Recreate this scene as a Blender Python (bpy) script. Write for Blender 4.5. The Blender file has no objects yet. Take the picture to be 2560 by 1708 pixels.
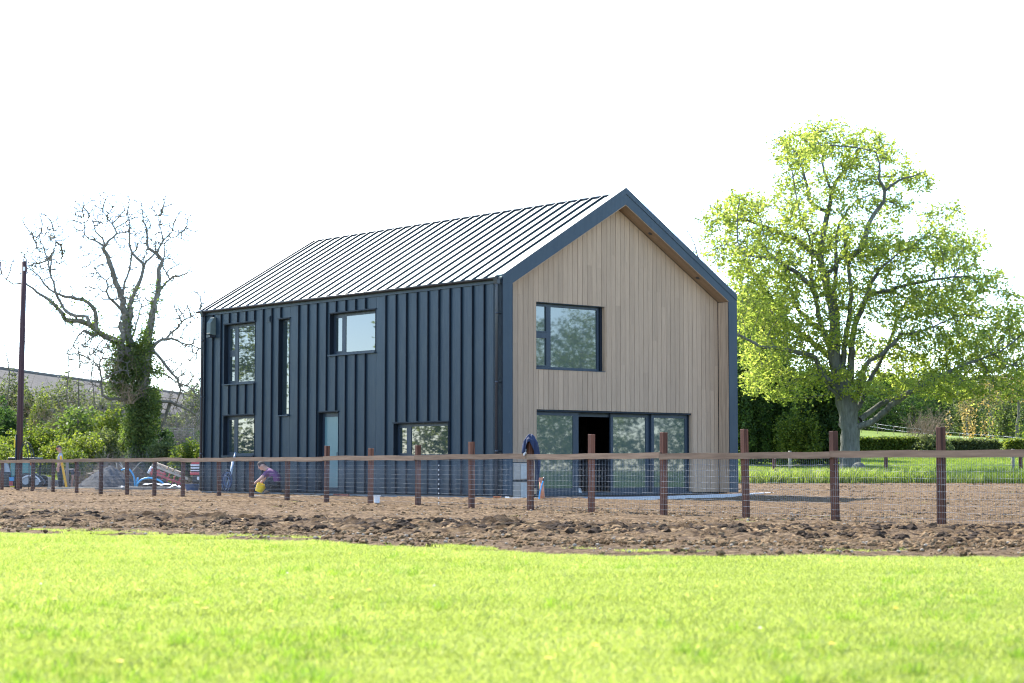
import bpy, bmesh, math, random
import numpy as np
from mathutils import Vector, Matrix, kdtree

random.seed(7); rng = np.random.default_rng(11)
S = bpy.context.scene
COL = S.collection
R = math.radians

# ------------------------------------------------------------------ camera, sky, sun, exposure
FPX, PITCH, CAMZ = 4751.7, 0.065727, 0.9
cam = bpy.data.cameras.new("camera"); camo = bpy.data.objects.new("camera", cam); COL.objects.link(camo)
camo.location = (0, 0, CAMZ); camo.rotation_euler = (math.pi/2 + PITCH, 0, 0)
cam.sensor_width = 36.0; cam.lens = FPX/2560*36.0; cam.clip_start = 0.1; cam.clip_end = 4000
cam.dof.use_dof = True; cam.dof.focus_distance = 42.0; cam.dof.aperture_fstop = 3.2
S.camera = camo

SUN_AZ, SUN_EL = -36.0, 46.0          # azimuth from the view direction (+Y), negative to the left
w = bpy.data.worlds.new("World"); S.world = w; w.use_nodes = True
nt = w.node_tree; nt.nodes.clear()
sky = nt.nodes.new("ShaderNodeTexSky"); sky.sky_type = 'NISHITA'; sky.sun_disc = False
sky.sun_elevation = R(SUN_EL); sky.sun_rotation = R(SUN_AZ)
sky.air_density = 0.75; sky.dust_density = 0.2; sky.ozone_density = 1.6; sky.altitude = 50
bg = nt.nodes.new("ShaderNodeBackground"); bg.inputs[1].default_value = 0.15
ow = nt.nodes.new("ShaderNodeOutputWorld")
nt.links.new(sky.outputs[0], bg.inputs[0]); nt.links.new(bg.outputs[0], ow.inputs[0])
sun = bpy.data.lights.new("sun", 'SUN'); sun.energy = 3.4; sun.angle = R(0.5); sun.color = (1.0, 0.95, 0.86)
suno = bpy.data.objects.new("sun", sun); COL.objects.link(suno)
sd = Vector((math.sin(R(SUN_AZ))*math.cos(R(SUN_EL)), math.cos(R(SUN_AZ))*math.cos(R(SUN_EL)), math.sin(R(SUN_EL))))
suno.rotation_euler = sd.to_track_quat('Z', 'Y').to_euler(); suno.location = (-40, 60, 60)
S.view_settings.view_transform = 'Standard'; S.view_settings.look = 'None'
S.view_settings.gamma = 1.0; S.view_settings.use_curve_mapping = False
S.view_settings.exposure = 2.15
S.cycles.max_bounces = 7; S.cycles.transparent_max_bounces = 8
S.cycles.sample_clamp_indirect = 6.0
S.cycles.use_denoising = True; S.cycles.denoising_prefilter = 'ACCURATE'; S.cycles.filter_width = 1.1

# ------------------------------------------------------------------ helpers
_c, _s = math.cos(PITCH), math.sin(PITCH)
def P(px, py, Y):
    """world point that a pixel of the 2560 px photograph shows at depth Y"""
    a = (px-1280)/FPX; b = -(py-854)/FPX
    t = Y/(_c-b*_s)
    return Vector((a*t, Y, CAMZ+(_s+b*_c)*t))
def sc_at(Y): return FPX/Y            # photograph pixels per metre at depth Y

def tagd(o, label=None, cat=None, group=None, kind=None):
    if label: o['label'] = label
    if cat: o['category'] = cat
    if group: o['group'] = group
    if kind: o['kind'] = kind
    return o
def empty(name, loc=(0,0,0), rz=0.0, label=None, cat=None, group=None):
    o = bpy.data.objects.new(name, None); COL.objects.link(o)
    o.location = loc; o.rotation_euler = (0,0,rz); o.empty_display_size = .2
    return tagd(o, label, cat, group)
def link(name, me, parent=None, loc=None, rot=None):
    o = bpy.data.objects.new(name, me); COL.objects.link(o)
    if parent is not None: o.parent = parent
    if loc is not None: o.location = loc
    if rot is not None: o.rotation_euler = rot
    return o
def copy_tree(o, parent=None):
    c = o.copy(); COL.objects.link(c); c.parent = parent
    for ch in list(o.children): copy_tree(ch, c)
    return c

class MB:
    """collects faces, builds ONE mesh object"""
    def __init__(s): s.v = []; s.f = []; s.m = []; s.sm = []; s.mats = []
    def mi(s, mat):
        if mat is None: return 0
        if mat not in s.mats: s.mats.append(mat)
        return s.mats.index(mat)
    def add(s, vs, fs, mat=None, smooth=False):
        b = len(s.v); s.v += [tuple(v) for v in vs]; k = s.mi(mat)
        for f in fs: s.f.append(tuple(b+i for i in f)); s.m.append(k); s.sm.append(smooth)
        return s
    def box(s, x0, x1, y0, y1, z0, z1, mat=None, M=None):
        vs = [(x,y,z) for z in (z0,z1) for y in (y0,y1) for x in (x0,x1)]
        if M is not None: vs = [M @ Vector(v) for v in vs]
        return s.add(vs, [(0,2,3,1),(4,5,7,6),(0,1,5,4),(2,6,7,3),(0,4,6,2),(1,3,7,5)], mat)
    def bbox(s, x0, x1, y0, y1, z0, z1, b=0.01, mat=None, M=None):
        """box with chamfered edges"""
        bm = bmesh.new(); bmesh.ops.create_cube(bm, size=1)
        for v in bm.verts: v.co = Vector(((x0+x1)/2+v.co.x*(x1-x0), (y0+y1)/2+v.co.y*(y1-y0), (z0+z1)/2+v.co.z*(z1-z0)))
        bmesh.ops.bevel(bm, geom=bm.edges[:], offset=b, segments=2, affect='EDGES', profile=.5)
        return s.bm(bm, mat, M)
    def bm(s, bm, mat=None, M=None, smooth=False):
        bm.verts.index_update()
        vs = [(M @ v.co if M is not None else v.co.copy()) for v in bm.verts]
        s.add(vs, [[v.index for v in f.verts] for f in bm.faces], mat, smooth); bm.free(); return s
    def prism(s, poly, y0, y1, mat=None, axis='y', M=None):
        """poly in (x,z), extruded along y (or axis='x': poly in (y,z); 'z': poly in (x,y))"""
        n = len(poly)
        def pt(a, b, h): return {'y':(a,h,b),'x':(h,a,b),'z':(a,b,h)}[axis]
        vs = [pt(a,b,y0) for a,b in poly] + [pt(a,b,y1) for a,b in poly]
        if M is not None: vs = [M @ Vector(v) for v in vs]
        fs = [tuple(range(n))[::-1], tuple(range(n,2*n))] + [(i,(i+1)%n,n+(i+1)%n,n+i) for i in range(n)]
        return s.add(vs, fs, mat)
    def tube(s, pts, rad, n=8, mat=None, caps=True, smooth=True):
        pts = [Vector(p) for p in pts]; m = len(pts)
        if not hasattr(rad, '__len__'): rad = [rad]*m
        up = Vector((0,0,1)); vs = []; fs = []
        prev = None
        for i, p in enumerate(pts):
            t = (pts[min(i+1,m-1)]-pts[max(i-1,0)])
            if t.length < 1e-9: t = Vector((0,0,1))
            t.normalize()
            if prev is None:
                a = t.cross(up if abs(t.z) < .9 else Vector((1,0,0))).normalized()
            else:
                a = (prev - t*prev.dot(t))
                a = a.normalized() if a.length > 1e-6 else t.orthogonal().normalized()
            prev = a; b = t.cross(a)
            for k in range(n):
                an = 2*math.pi*k/n
                vs.append(p + (a*math.cos(an)+b*math.sin(an))*rad[i])
        for i in range(m-1):
            for k in range(n):
                k2 = (k+1)%n
                fs.append((i*n+k, i*n+k2, (i+1)*n+k2, (i+1)*n+k))
        s.add(vs, fs, mat, smooth)
        if caps:
            b = len(s.v)-len(vs); q = s.mi(mat)
            s.f.append(tuple(b+k for k in range(n))[::-1]); s.m.append(q); s.sm.append(False)
            s.f.append(tuple(b+(m-1)*n+k for k in range(n))); s.m.append(q); s.sm.append(False)
        return s
    def ell(s, c, r, seg=12, rings=8, mat=None, M=None):
        bm = bmesh.new(); bmesh.ops.create_uvsphere(bm, u_segments=seg, v_segments=rings, radius=1)
        T = Matrix.Translation(c) @ (M.to_4x4() if M is not None else Matrix.Identity(4)) @ Matrix.Diagonal((r[0],r[1],r[2],1))
        return s.bm(bm, mat, T, True)
    def mesh(s, name, mat=None):
        me = bpy.data.meshes.new(name); me.from_pydata(s.v, [], s.f)
        if mat is not None and not s.mats: me.materials.append(mat)
        for m in s.mats: me.materials.append(m)
        if s.f:
            me.polygons.foreach_set('material_index', s.m)
            me.polygons.foreach_set('use_smooth', s.sm)
        me.update(); return me
    def build(s, name, mat=None, parent=None, **k):
        return link(name, s.mesh(name, mat), parent, **k)

def np_mesh(name, V, F, mat, smooth=False, attrs=None):
    """V (n,3) array, F (m,k) int array with k = 3 or 4"""
    me = bpy.data.meshes.new(name); n, (m, k) = len(V), F.shape
    me.vertices.add(n); me.vertices.foreach_set('co', np.ascontiguousarray(V, np.float32).ravel())
    me.loops.add(m*k); me.loops.foreach_set('vertex_index', np.ascontiguousarray(F, np.int32).ravel())
    me.polygons.add(m); me.polygons.foreach_set('loop_start', np.arange(0, m*k, k, dtype=np.int32))
    me.polygons.foreach_set('loop_total', np.full(m, k, np.int32))
    if smooth: me.polygons.foreach_set('use_smooth', np.ones(m, bool))
    for an, (dom, arr) in (attrs or {}).items():
        a = me.attributes.new(an, 'FLOAT', dom); a.data.foreach_set('value', np.ascontiguousarray(arr, np.float32))
    me.materials.append(mat); me.update(calc_edges=True); me.validate(); return me

# value noise in numpy -------------------------------------------------
_perm = rng.random((256, 256))
def vnoise(x, y):
    xi = np.floor(x).astype(int); yi = np.floor(y).astype(int); fx = x-xi; fy = y-yi
    fx = fx*fx*(3-2*fx); fy = fy*fy*(3-2*fy)
    g = lambda a, b: _perm[a & 255, b & 255]
    return (g(xi,yi)*(1-fx)+g(xi+1,yi)*fx)*(1-fy)+(g(xi,yi+1)*(1-fx)+g(xi+1,yi+1)*fx)*fy
def fbm(x, y, o=4, g=.5):
    s = 0; a = 1; t = 0
    for i in range(o): s = s+a*vnoise(x*2**i+17.3*i, y*2**i+5.1*i); t += a; a *= g
    return s/t*2-1

# ------------------------------------------------------------------ materials
def nodes(name):
    m = bpy.data.materials.new(name); m.use_nodes = True; t = m.node_tree
    return m, t, t.nodes['Principled BSDF'], t.nodes['Material Output']
def N(t, typ, **k):
    n = t.nodes.new(typ)
    for a, b in k.items():
        if a in ('ins',):
            for key, val in b.items(): n.inputs[key].default_value = val
        else: setattr(n, a, b)
    return n
def ramp(t, fac, stops, interp='LINEAR'):
    r = t.nodes.new('ShaderNodeValToRGB'); r.color_ramp.interpolation = interp
    e = r.color_ramp.elements
    while len(e) < len(stops): e.new(.5)
    for el, (p, c) in zip(e, stops): el.position = p; el.color = (*c, 1)
    t.links.new(fac, r.inputs[0]); return r.outputs[0]
def coords(t, kind='Object', scale=(1,1,1)):
    tc = t.nodes.new('ShaderNodeTexCoord'); mp = t.nodes.new('ShaderNodeMapping'); mp.inputs['Scale'].default_value = scale
    t.links.new(tc.outputs[kind], mp.inputs[0]); return mp.outputs[0]
def wpos(t, scale=(1,1,1)):
    g = t.nodes.new('ShaderNodeNewGeometry'); mp = t.nodes.new('ShaderNodeMapping'); mp.inputs['Scale'].default_value = scale
    t.links.new(g.outputs['Position'], mp.inputs[0]); return mp.outputs[0]
def noise(t, vec, scale, detail=4, rough=.5, out='Fac'):
    n = t.nodes.new('ShaderNodeTexNoise'); n.inputs['Scale'].default_value = scale
    n.inputs['Detail'].default_value = detail; n.inputs['Roughness'].default_value = rough
    if vec is not None: t.links.new(vec, n.inputs['Vector'])
    return n.outputs[out]
def bump(t, h, bsdf, strength=.3, dist=.02):
    b = t.nodes.new('ShaderNodeBump'); b.inputs['Strength'].default_value = strength; b.inputs['Distance'].default_value = dist
    t.links.new(h, b.inputs['Height']); t.links.new(b.outputs[0], bsdf.inputs['Normal']); return b
def mixc(t, fac, a, b, mode='MIX'):
    m = t.nodes.new('ShaderNodeMix'); m.data_type = 'RGBA'; m.blend_type = mode
    for i, v in ((0, fac), (6, a), (7, b)):
        if isinstance(v, (int, float)): m.inputs[i].default_value = v
        elif isinstance(v, tuple): m.inputs[i].default_value = (*v, 1)
        else: t.links.new(v, m.inputs[i])
    return m.outputs[2]
def simple(name, col, rough=.6, metal=0, spec=.5, var=.12, scale=6, bs=.15, bd=.004, coat=0):
    m, t, b, o = nodes(name)
    n = noise(t, coords(t), scale, 5, .6)
    c = ramp(t, n, [(.25, tuple(x*(1-var) for x in col)), (.75, tuple(min(1, x*(1+var)) for x in col))])
    t.links.new(c, b.inputs['Base Color'])
    b.inputs['Roughness'].default_value = rough; b.inputs['Metallic'].default_value = metal
    b.inputs['Specular IOR Level'].default_value = spec; b.inputs['Coat Weight'].default_value = coat
    if bs: bump(t, noise(t, coords(t), scale*6, 4), b, bs, bd)
    return m

def mat_metal(name, col, rough=.42, metal=.0, spec=.6):
    m, t, b, o = nodes(name)
    v = coords(t)
    n1 = noise(t, v, .9, 4, .6); n2 = noise(t, coords(t, 'Object', (9,9,.7)), 1.6, 3)
    c = ramp(t, n1, [(.3, tuple(x*.9 for x in col)), (.7, tuple(x*1.1 for x in col))])
    sp = noise(t, v, 7, 2, .4); fl = ramp(t, sp, [(.74, (0,0,0)), (.8, (1,1,1))])
    c = mixc(t, fl, c, tuple(x*1.35+.01 for x in col))
    t.links.new(c, b.inputs['Base Color'])
    rr = ramp(t, n2, [(.3, (rough-.05,)*3), (.7, (rough+.06,)*3)]); t.links.new(rr, b.inputs['Roughness'])
    b.inputs['Metallic'].default_value = metal; b.inputs['Specular IOR Level'].default_value = spec
    bump(t, noise(t, coords(t, 'Object', (2,2,.35)), 1.3, 2), b, .25, .01)   # slight oil-canning of the sheet
    return m
M_clad = mat_metal('cladding_metal', (.011,.027,.043), .42, .1, .4)
M_seam = mat_metal('seam_metal', (.006,.011,.018), .55, .0, .25)  # darker than the panels: shade along the seams is put into this colour
M_rseam = mat_metal('roof_seam_metal', (.018,.034,.042), .5, .0, .4)
M_roof = mat_metal('roof_metal', (.075,.115,.12), .40, .4, .7)
M_trim = mat_metal('trim_metal', (.020,.036,.052), .5, .0, .45)
M_frame = mat_metal('window_frame_paint', (.020,.032,.048), .4, 0, .4)
M_gutter = mat_metal('gutter_metal', (.03,.033,.04), .35, .2, .6)
M_dark = simple('dark_membrane', (.012,.014,.018), .7, bs=0)

def mat_wood(name, col_a, col_b, grain=(60,60,2.2), knots=True, rough=.75, rv=.22):
    m, t, b, o = nodes(name)
    oi = t.nodes.new('ShaderNodeObjectInfo')
    v = coords(t, 'Object', grain)
    ad = N(t, 'ShaderNodeVectorMath', operation='MULTIPLY_ADD'); t.links.new(oi.outputs['Random'], ad.inputs[0])
    ad.inputs[1].default_value = (37, 91, 53); t.links.new(v, ad.inputs[2])
    n = noise(t, ad.outputs[0], .6, 6, .65)
    wv = t.nodes.new('ShaderNodeTexWave'); wv.wave_type = 'BANDS'; wv.bands_direction = 'X'
    wv.inputs['Scale'].default_value = .35; wv.inputs['Distortion'].default_value = 9; wv.inputs['Detail'].default_value = 3
    t.links.new(ad.outputs[0], wv.inputs['Vector'])
    f = mixc(t, .35 if knots else 0.0, n, wv.outputs['Fac'])
    c = ramp(t, f, [(.25, col_a), (.7, col_b)])
    # each board has a tone of its own
    hv = N(t, 'ShaderNodeHueSaturation'); mr = N(t, 'ShaderNodeMapRange')
    t.links.new(oi.outputs['Random'], mr.inputs[0]); mr.inputs[3].default_value = 1-rv; mr.inputs[4].default_value = 1+rv
    t.links.new(mr.outputs[0], hv.inputs['Value']); t.links.new(c, hv.inputs['Color'])
    t.links.new(hv.outputs[0], b.inputs['Base Color'])
    b.inputs['Roughness'].default_value = rough; b.inputs['Specular IOR Level'].default_value = .25
    bump(t, f, b, .35, .003); return m
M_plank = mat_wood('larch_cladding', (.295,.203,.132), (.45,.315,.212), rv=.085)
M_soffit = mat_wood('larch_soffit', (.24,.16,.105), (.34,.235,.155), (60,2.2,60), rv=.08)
M_post = mat_wood('treated_timber_dark', (.045,.017,.010), (.145,.058,.033), (30,30,2), rv=.25)
M_rail = mat_wood('treated_timber_pale', (.11,.064,.038), (.25,.162,.102), (1.6,26,26), False, rv=.2)
M_pole = mat_wood('pole_timber', (.045,.022,.022), (.085,.045,.042), (12,12,1), rv=.05)
M_grey_timber = mat_wood('weathered_timber', (.20,.18,.15), (.32,.29,.25), (20,20,2), rv=.15)
M_pale_timber = mat_wood('pale_timber', (.42,.36,.27), (.58,.5,.39), (2,20,20), rv=.1)

def mat_glass(name, tint=(.026,.04,.042), rough=.02, ior=1.95, wav=.012, sc=1.4):
    m, t, b, o = nodes(name)
    b.inputs['Base Color'].default_value = (*tint, 1); b.inputs['Roughness'].default_value = rough
    b.inputs['IOR'].default_value = ior; b.inputs['Specular IOR Level'].default_value = .5
    bump(t, noise(t, coords(t), sc, 2, .4), b, wav, .05); return m
M_glass = mat_glass('window_glass')
M_glass2 = mat_glass('slider_glass', (.055,.08,.078), .022, 1.95, .010, 1.1)  # hazy brightness of the mirrored view is put into this paler tint
M_frost = mat_glass('frosted_glass', (.085,.17,.185), .28, 1.5, .08, 5)

# ------------------------------------------------------------------ terrain
def gz(x, y):
    """height of the ground"""
    x = np.asarray(x, float); y = np.asarray(y, float)
    sm = lambda a, b, v: np.clip((v-a)/(b-a), 0, 1)**2*(3-2*np.clip((v-a)/(b-a), 0, 1))
    wr = sm(-14, 2, x)                                   # right part / left part
    right = .0165*np.clip(y-52, 0, 28) + .036*np.clip(y-80, 0, 32)
    right = right + .050*np.clip(y-112, 0, 75)*(1-.016*np.clip(x-20, 0, 60)) + .004*np.clip(y-187, 0, 400)
    left = .05*np.clip(y-84, 0, 200)
    z = right*wr + left*(1-wr)
    z = z + .12*fbm(x*.05+3, y*.05, 2)*sm(60, 120, y) + .025*fbm(x*.35, y*.35, 3)*(1-.5*sm(10, 30, y))
    return z

# ------------------------------------------------------------------ ground materials
def mat_grass_ground():
    m, t, b, o = nodes('pasture_turf')
    p = wpos(t); n1 = noise(t, p, .25, 5, .6); n2 = noise(t, p, 7, 5, .7)
    f = mixc(t, .5, n1, n2)
    c = ramp(t, f, [(.3, (.07,.105,.016)), (.5, (.12,.165,.022)), (.7, (.18,.215,.035))])
    t.links.new(c, b.inputs['Base Color']); b.inputs['Roughness'].default_value = .9; b.inputs['Specular IOR Level'].default_value = .1
    bump(t, noise(t, p, 14, 5, .8), b, .9, .06); return m
def mat_soil():
    m, t, b, o = nodes('bare_soil')
    p = wpos(t); n1 = noise(t, p, .55, 6, .65); n2 = noise(t, p, 9, 6, .75)
    wet = noise(t, wpos(t, (.35,1.1,1)), .5, 3, .55)
    at = t.nodes.new('ShaderNodeAttribute'); at.attribute_name = 'damp'
    base = ramp(t, n2, [(.38, (.06,.034,.016)), (.49, (.162,.101,.050)), (.62, (.32,.218,.118))])
    drk = ramp(t, n2, [(.3, (.016,.010,.006)), (.55, (.045,.028,.016)), (.78, (.11,.068,.038))])
    f = N(t, 'ShaderNodeMath', operation='MULTIPLY_ADD'); t.links.new(mixc(t, .5, n1, wet), f.inputs[0]); f.inputs[1].default_value = 1.6
    f2 = N(t, 'ShaderNodeMath', operation='SUBTRACT'); t.links.new(at.outputs['Fac'], f.inputs[2]); n1 = wet
    t.links.new(f.outputs[0], f2.inputs[0]); f2.inputs[1].default_value = .80; f2.use_clamp = True
    c = mixc(t, f2.outputs[0], base, drk)
    t.links.new(c, b.inputs['Base Color']); b.inputs['Roughness'].default_value = .95; b.inputs['Specular IOR Level'].default_value = .12
    bump(t, noise(t, p, 11, 7, .85), b, 1.0, .11); return m
M_turf = mat_grass_ground(); M_soil = mat_soil()

_ex = np.array([-60,-30,-12,-6.85,-5.28,-2.4,0,.9,2.65,5.0,10,30,60.]); _ey = np.array([52,41,29,25.5,24.4,22.1,20.0,19.25,18.75,18.7,18.7,20,26.])
def lawn_edge(x): return np.interp(x, _ex, _ey) + .22*fbm(np.asarray(x)*1.3, np.asarray(x)*0+2, 4)
def back_edge(x): return np.where(x > 0, 68.5, 86.0) + .5*fbm(np.asarray(x)*.6, np.asarray(x)*0+9, 3)

def axis(pts):
    """pts: list of (start, step) ... (end, None)"""
    out = []
    for (a, s), (b, _) in zip(pts[:-1], pts[1:]): out.append(np.arange(a, b, s))
    out.append(np.array([pts[-1][0]])); return np.concatenate(out)
def grid_mesh(name, X, Y, Z, mat, keep=None, attrs=None):
    ny, nx = X.shape; idx = np.arange(nx*ny).reshape(ny, nx)
    F = np.stack([idx[:-1,:-1], idx[:-1,1:], idx[1:,1:], idx[1:,:-1]], -1).reshape(-1, 4)
    if keep is not None:
        F = F[keep.ravel()[F].all(1)]; used = np.unique(F); mp = np.full(nx*ny, -1); mp[used] = np.arange(len(used)); F = mp[F]
    else: used = np.arange(nx*ny)
    V = np.stack([X.ravel(), Y.ravel(), Z.ravel()], -1)[used]
    at = {k: ('POINT', v.ravel()[used]) for k, v in (attrs or {}).items()}
    return np_mesh(name, V, F, mat, True, at)

tx = axis([(-420,20),(-100,4),(-40,.6),(50,4),(120,20),(420,None)]); ty = axis([(-60,10),(0,.6),(120,2.5),(260,12),(800,None)])
X, Y = np.meshgrid(tx, ty)
inside = (Y > lawn_edge(X)+.4) & (Y < back_edge(X)-.4) & (X > -44) & (X < 21.5)
Z = gz(X, Y) - .05*inside
tagd(link('ground', grid_mesh('ground', X, Y, Z, M_turf)), kind='structure')

sx = axis([(-46,.3),(-20,.085),(22.5,None)])
yy = [17.9]
while yy[-1] < 88: yy.append(yy[-1] + .055*(yy[-1]/20)**1.25)
X, Y = np.meshgrid(sx, np.array(yy))
le, be = lawn_edge(X), back_edge(X)
d = Y-le; band = np.exp(-((d-5.4)/1.9)**2) * np.clip(.75+.9*fbm(X*.22, Y*.3, 2), .2, 1.4); calm = .35+.65*np.clip((d-1.2)/2.2, 0, 1)
edge = np.clip(np.minimum(d, be-Y)/.7, 0, 1)
rg = 1-np.abs(fbm(X*2.2, Y*2.2, 4, .6)); fine = fbm(X*6.5, Y*6.5, 3, .7); lump = np.clip(fbm(X*3.6+40, Y*3.6, 3, .6), 0, 1)
h = .02 + .03*(fbm(X*.8, Y*.8, 3)+.6) + (.018+.075*band)*(rg-.55)*1.4 + (.012+.022*band)*fine + (.035+.16*band)*lump
furrow = np.exp(-((d-2.9-.5*fbm(X*.3, Y*0, 2))/.35)**2)
h = np.where(d > 0, (h-.02)*calm+.02, 0)*edge - .05*furrow*edge
berm = .10*np.exp(-((Y-(46.2-.55*X-.02*X*X*(X>0)))/1.1)**2)*np.exp(-((X+1)/9)**2)          # soil pushed up along the house
Z = gz(X, Y) + h + berm*edge - .04*(1-edge)
keep = (d > -.35) & (Y < be+.4)
damp = np.clip(band*.75 - .12*(1-calm) + .12*np.clip(fbm(X*.15+5, Y*.4, 3), -1, 1), 0, .8)
def soilz(x, y):
    return gz(x, y) + .05
tagd(link('soil', grid_mesh('soil', X, Y, Z, M_soil, keep, {'damp': damp})), kind='structure')

# ------------------------------------------------------------------ scattering with geometry nodes
def scatter(name, pts, scl, rot, protos, mat, label, cat=None, kind='stuff', tilt=None):
    pc = bpy.data.collections.new(name+'_kinds')
    for i, me in enumerate(protos):
        ob = bpy.data.objects.new(f'{name}_kind', me); pc.objects.link(ob)
    me = bpy.data.meshes.new(name); n = len(pts)
    me.vertices.add(n); me.vertices.foreach_set('co', np.ascontiguousarray(pts, np.float32).ravel())
    a = me.attributes.new('scl', 'FLOAT', 'POINT'); a.data.foreach_set('value', np.ascontiguousarray(scl, np.float32))
    rv = np.zeros((n, 3), np.float32); rv[:, 2] = rot
    if tilt is not None: rv[:, 0] = tilt
    a = me.attributes.new('rot', 'FLOAT_VECTOR', 'POINT'); a.data.foreach_set('vector', rv.ravel())
    me.materials.append(mat)
    o = link(name, me); tagd(o, label, cat, None, kind)
    g = bpy.data.node_groups.new(name+'_nodes', 'GeometryNodeTree')
    g.interface.new_socket('Geometry', in_out='INPUT', socket_type='NodeSocketGeometry')
    g.interface.new_socket('Geometry', in_out='OUTPUT', socket_type='NodeSocketGeometry')
    gi = g.nodes.new('NodeGroupInput'); go = g.nodes.new('NodeGroupOutput')
    ci = g.nodes.new('GeometryNodeCollectionInfo'); ci.inputs['Collection'].default_value = pc
    ci.inputs['Separate Children'].default_value = True; ci.inputs['Reset Children'].default_value = True
    ip = g.nodes.new('GeometryNodeInstanceOnPoints'); ip.inputs['Pick Instance'].default_value = True
    rn = g.nodes.new('FunctionNodeRandomValue'); rn.data_type = 'INT'
    rn.inputs[4].default_value = 0; rn.inputs[5].default_value = len(protos)-1
    sa = g.nodes.new('GeometryNodeInputNamedAttribute'); sa.data_type = 'FLOAT'; sa.inputs[0].default_value = 'scl'
    ra = g.nodes.new('GeometryNodeInputNamedAttribute'); ra.data_type = 'FLOAT_VECTOR'; ra.inputs[0].default_value = 'rot'
    er = g.nodes.new('FunctionNodeEulerToRotation')
    L = g.links.new
    L(gi.outputs[0], ip.inputs['Points']); L(ci.outputs[0], ip.inputs['Instance'])
    L(rn.outputs[2], ip.inputs['Instance Index']); L(sa.outputs[0], ip.inputs['Scale'])
    L(ra.outputs[0], er.inputs[0]); L(er.outputs[0], ip.inputs['Rotation']); L(ip.outputs[0], go.inputs[0])
    md = o.modifiers.new('scatter', 'NODES'); md.node_group = g
    return o

def mat_leafy(name, cols, trans, tw=.5, scale=.5, rough=.55, attr=True, spec=.25, broad=False):
    """leaves and blades: diffuse + light let through; tone varies from leaf to leaf"""
    m, t, b, o = nodes(name)
    n = noise(t, wpos(t), scale, 3, .6)
    if broad: n = mixc(t, .5, n, noise(t, wpos(t, (1,.5,1)), .35, 5, .7))
    if attr:
        at = t.nodes.new('ShaderNodeAttribute'); at.attribute_name = 'tone'
        n = mixc(t, .5, n, at.outputs['Fac'])
    c = ramp(t, n, cols)
    t.links.new(c, b.inputs['Base Color']); b.inputs['Roughness'].default_value = rough; b.inputs['Specular IOR Level'].default_value = spec
    tr = t.nodes.new('ShaderNodeBsdfTranslucent')
    tc = mixc(t, 1.0, c, trans, 'MULTIPLY'); t.links.new(tc, tr.inputs[0])
    mx = t.nodes.new('ShaderNodeMixShader'); mx.inputs[0].default_value = tw
    t.links.new(b.outputs[0], mx.inputs[1]); t.links.new(tr.outputs[0], mx.inputs[2]); t.links.new(mx.outputs[0], o.inputs[0])
    return m
M_blade = mat_leafy('lawn_blades', [(.25,(.115,.155,.026)),(.5,(.222,.262,.055)),(.75,(.36,.37,.155))], (1.9,1.95,1.15), .55, .8, broad=True)
M_blade_far = mat_leafy('meadow_blades', [(.2,(.075,.12,.02)),(.5,(.14,.19,.03)),(.8,(.25,.27,.07))], (1.9,2.0,1.0), .45, .3)
M_straw = mat_leafy('dry_stems', [(.2,(.22,.17,.10)),(.8,(.42,.35,.24))], (1.3,1.2,1.0), .35, 2)

def tuft(name, n, spread, hmin, hmax, width, lean, mat, seg=2, seed=0):
    r = np.random.default_rng(seed); V = []; F = []; T = []
    for i in range(n):
        a = r.random()*6.283; rr = spread*math.sqrt(r.random()); x, y = rr*math.cos(a), rr*math.sin(a)
        hh = hmin+(hmax-hmin)*r.random(); ph = r.random()*6.283; ln = lean*hh*(.3+r.random()); dx, dy = math.cos(ph)*ln, math.sin(ph)*ln
        wa = r.random()*6.283; wx, wy = math.cos(wa)*width, math.sin(wa)*width; tn = r.random(); b0 = len(V)
        for k in range(seg):
            u = k/seg; q = 1-u*.45
            V += [(x+dx*u*u-wx*q, y+dy*u*u-wy*q, hh*u), (x+dx*u*u+wx*q, y+dy*u*u+wy*q, hh*u)]; T += [tn, tn]
        V.append((x+dx, y+dy, hh*(1-.25*lean))); T.append(tn)
        for k in range(seg-1): F += [(b0+2*k, b0+2*k+1, b0+2*k+3), (b0+2*k, b0+2*k+3, b0+2*k+2)]
        F.append((b0+2*seg-2, b0+2*seg-1, b0+2*seg))
    return np_mesh(name, np.array(V), np.array(F), mat, False, {'tone': ('POINT', np.array(T))})

def in_view(x, y, m=1.12): return np.abs(x) < (.27*y+1.2)*m
def lawn_points(n, y0, y1, grow=1.0):
    y = y0+(y1-y0)*rng.random(n)**grow; x = (rng.random(n)*2-1)*(.31*y+1.6)
    k = y < lawn_edge(x)+.12*rng.random(n); x, y = x[k], y[k]
    return x, y
lawnT = [tuft('lawn_tuft', 60, .095, .018, .048, .0015, .8, M_blade, 2, 100+i) for i in range(7)]
M_blade_lush = mat_leafy('lush_blades', [(.22,(.08,.14,.016)),(.5,(.145,.22,.026)),(.78,(.25,.31,.05))], (1.8,2.0,1.0), .5, .8)
tallT = [tuft('tall_tuft', 26, .05, .05, .12, .0022, .7, M_blade_lush, 3, 200+i) for i in range(5)]
x, y = lawn_points(52000, 6.2, 28, .92)
tone = vnoise(x*1.6, y*1.6)
tagd(scatter('lawn_grass', np.stack([x, y, gz(x, y)-.004], -1), .75+.55*rng.random(len(x))+.35*(tone > .62), rng.random(len(x))*6.28, lawnT, M_blade,
     'bright mown grass covering the near field'), cat='grass')
x, y = lawn_points(8200, 6.2, 28, .8); k = ((fbm(x*.9+4, y*.9, 3) > .20) & (rng.random(len(x)) < np.clip(1.5-y/16, .15, 1))) | ((y < 10.8) & (x > .8) & (fbm(x*1.5+1, y*1.2, 2) > .0)); x, y = x[k], y[k]
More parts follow.
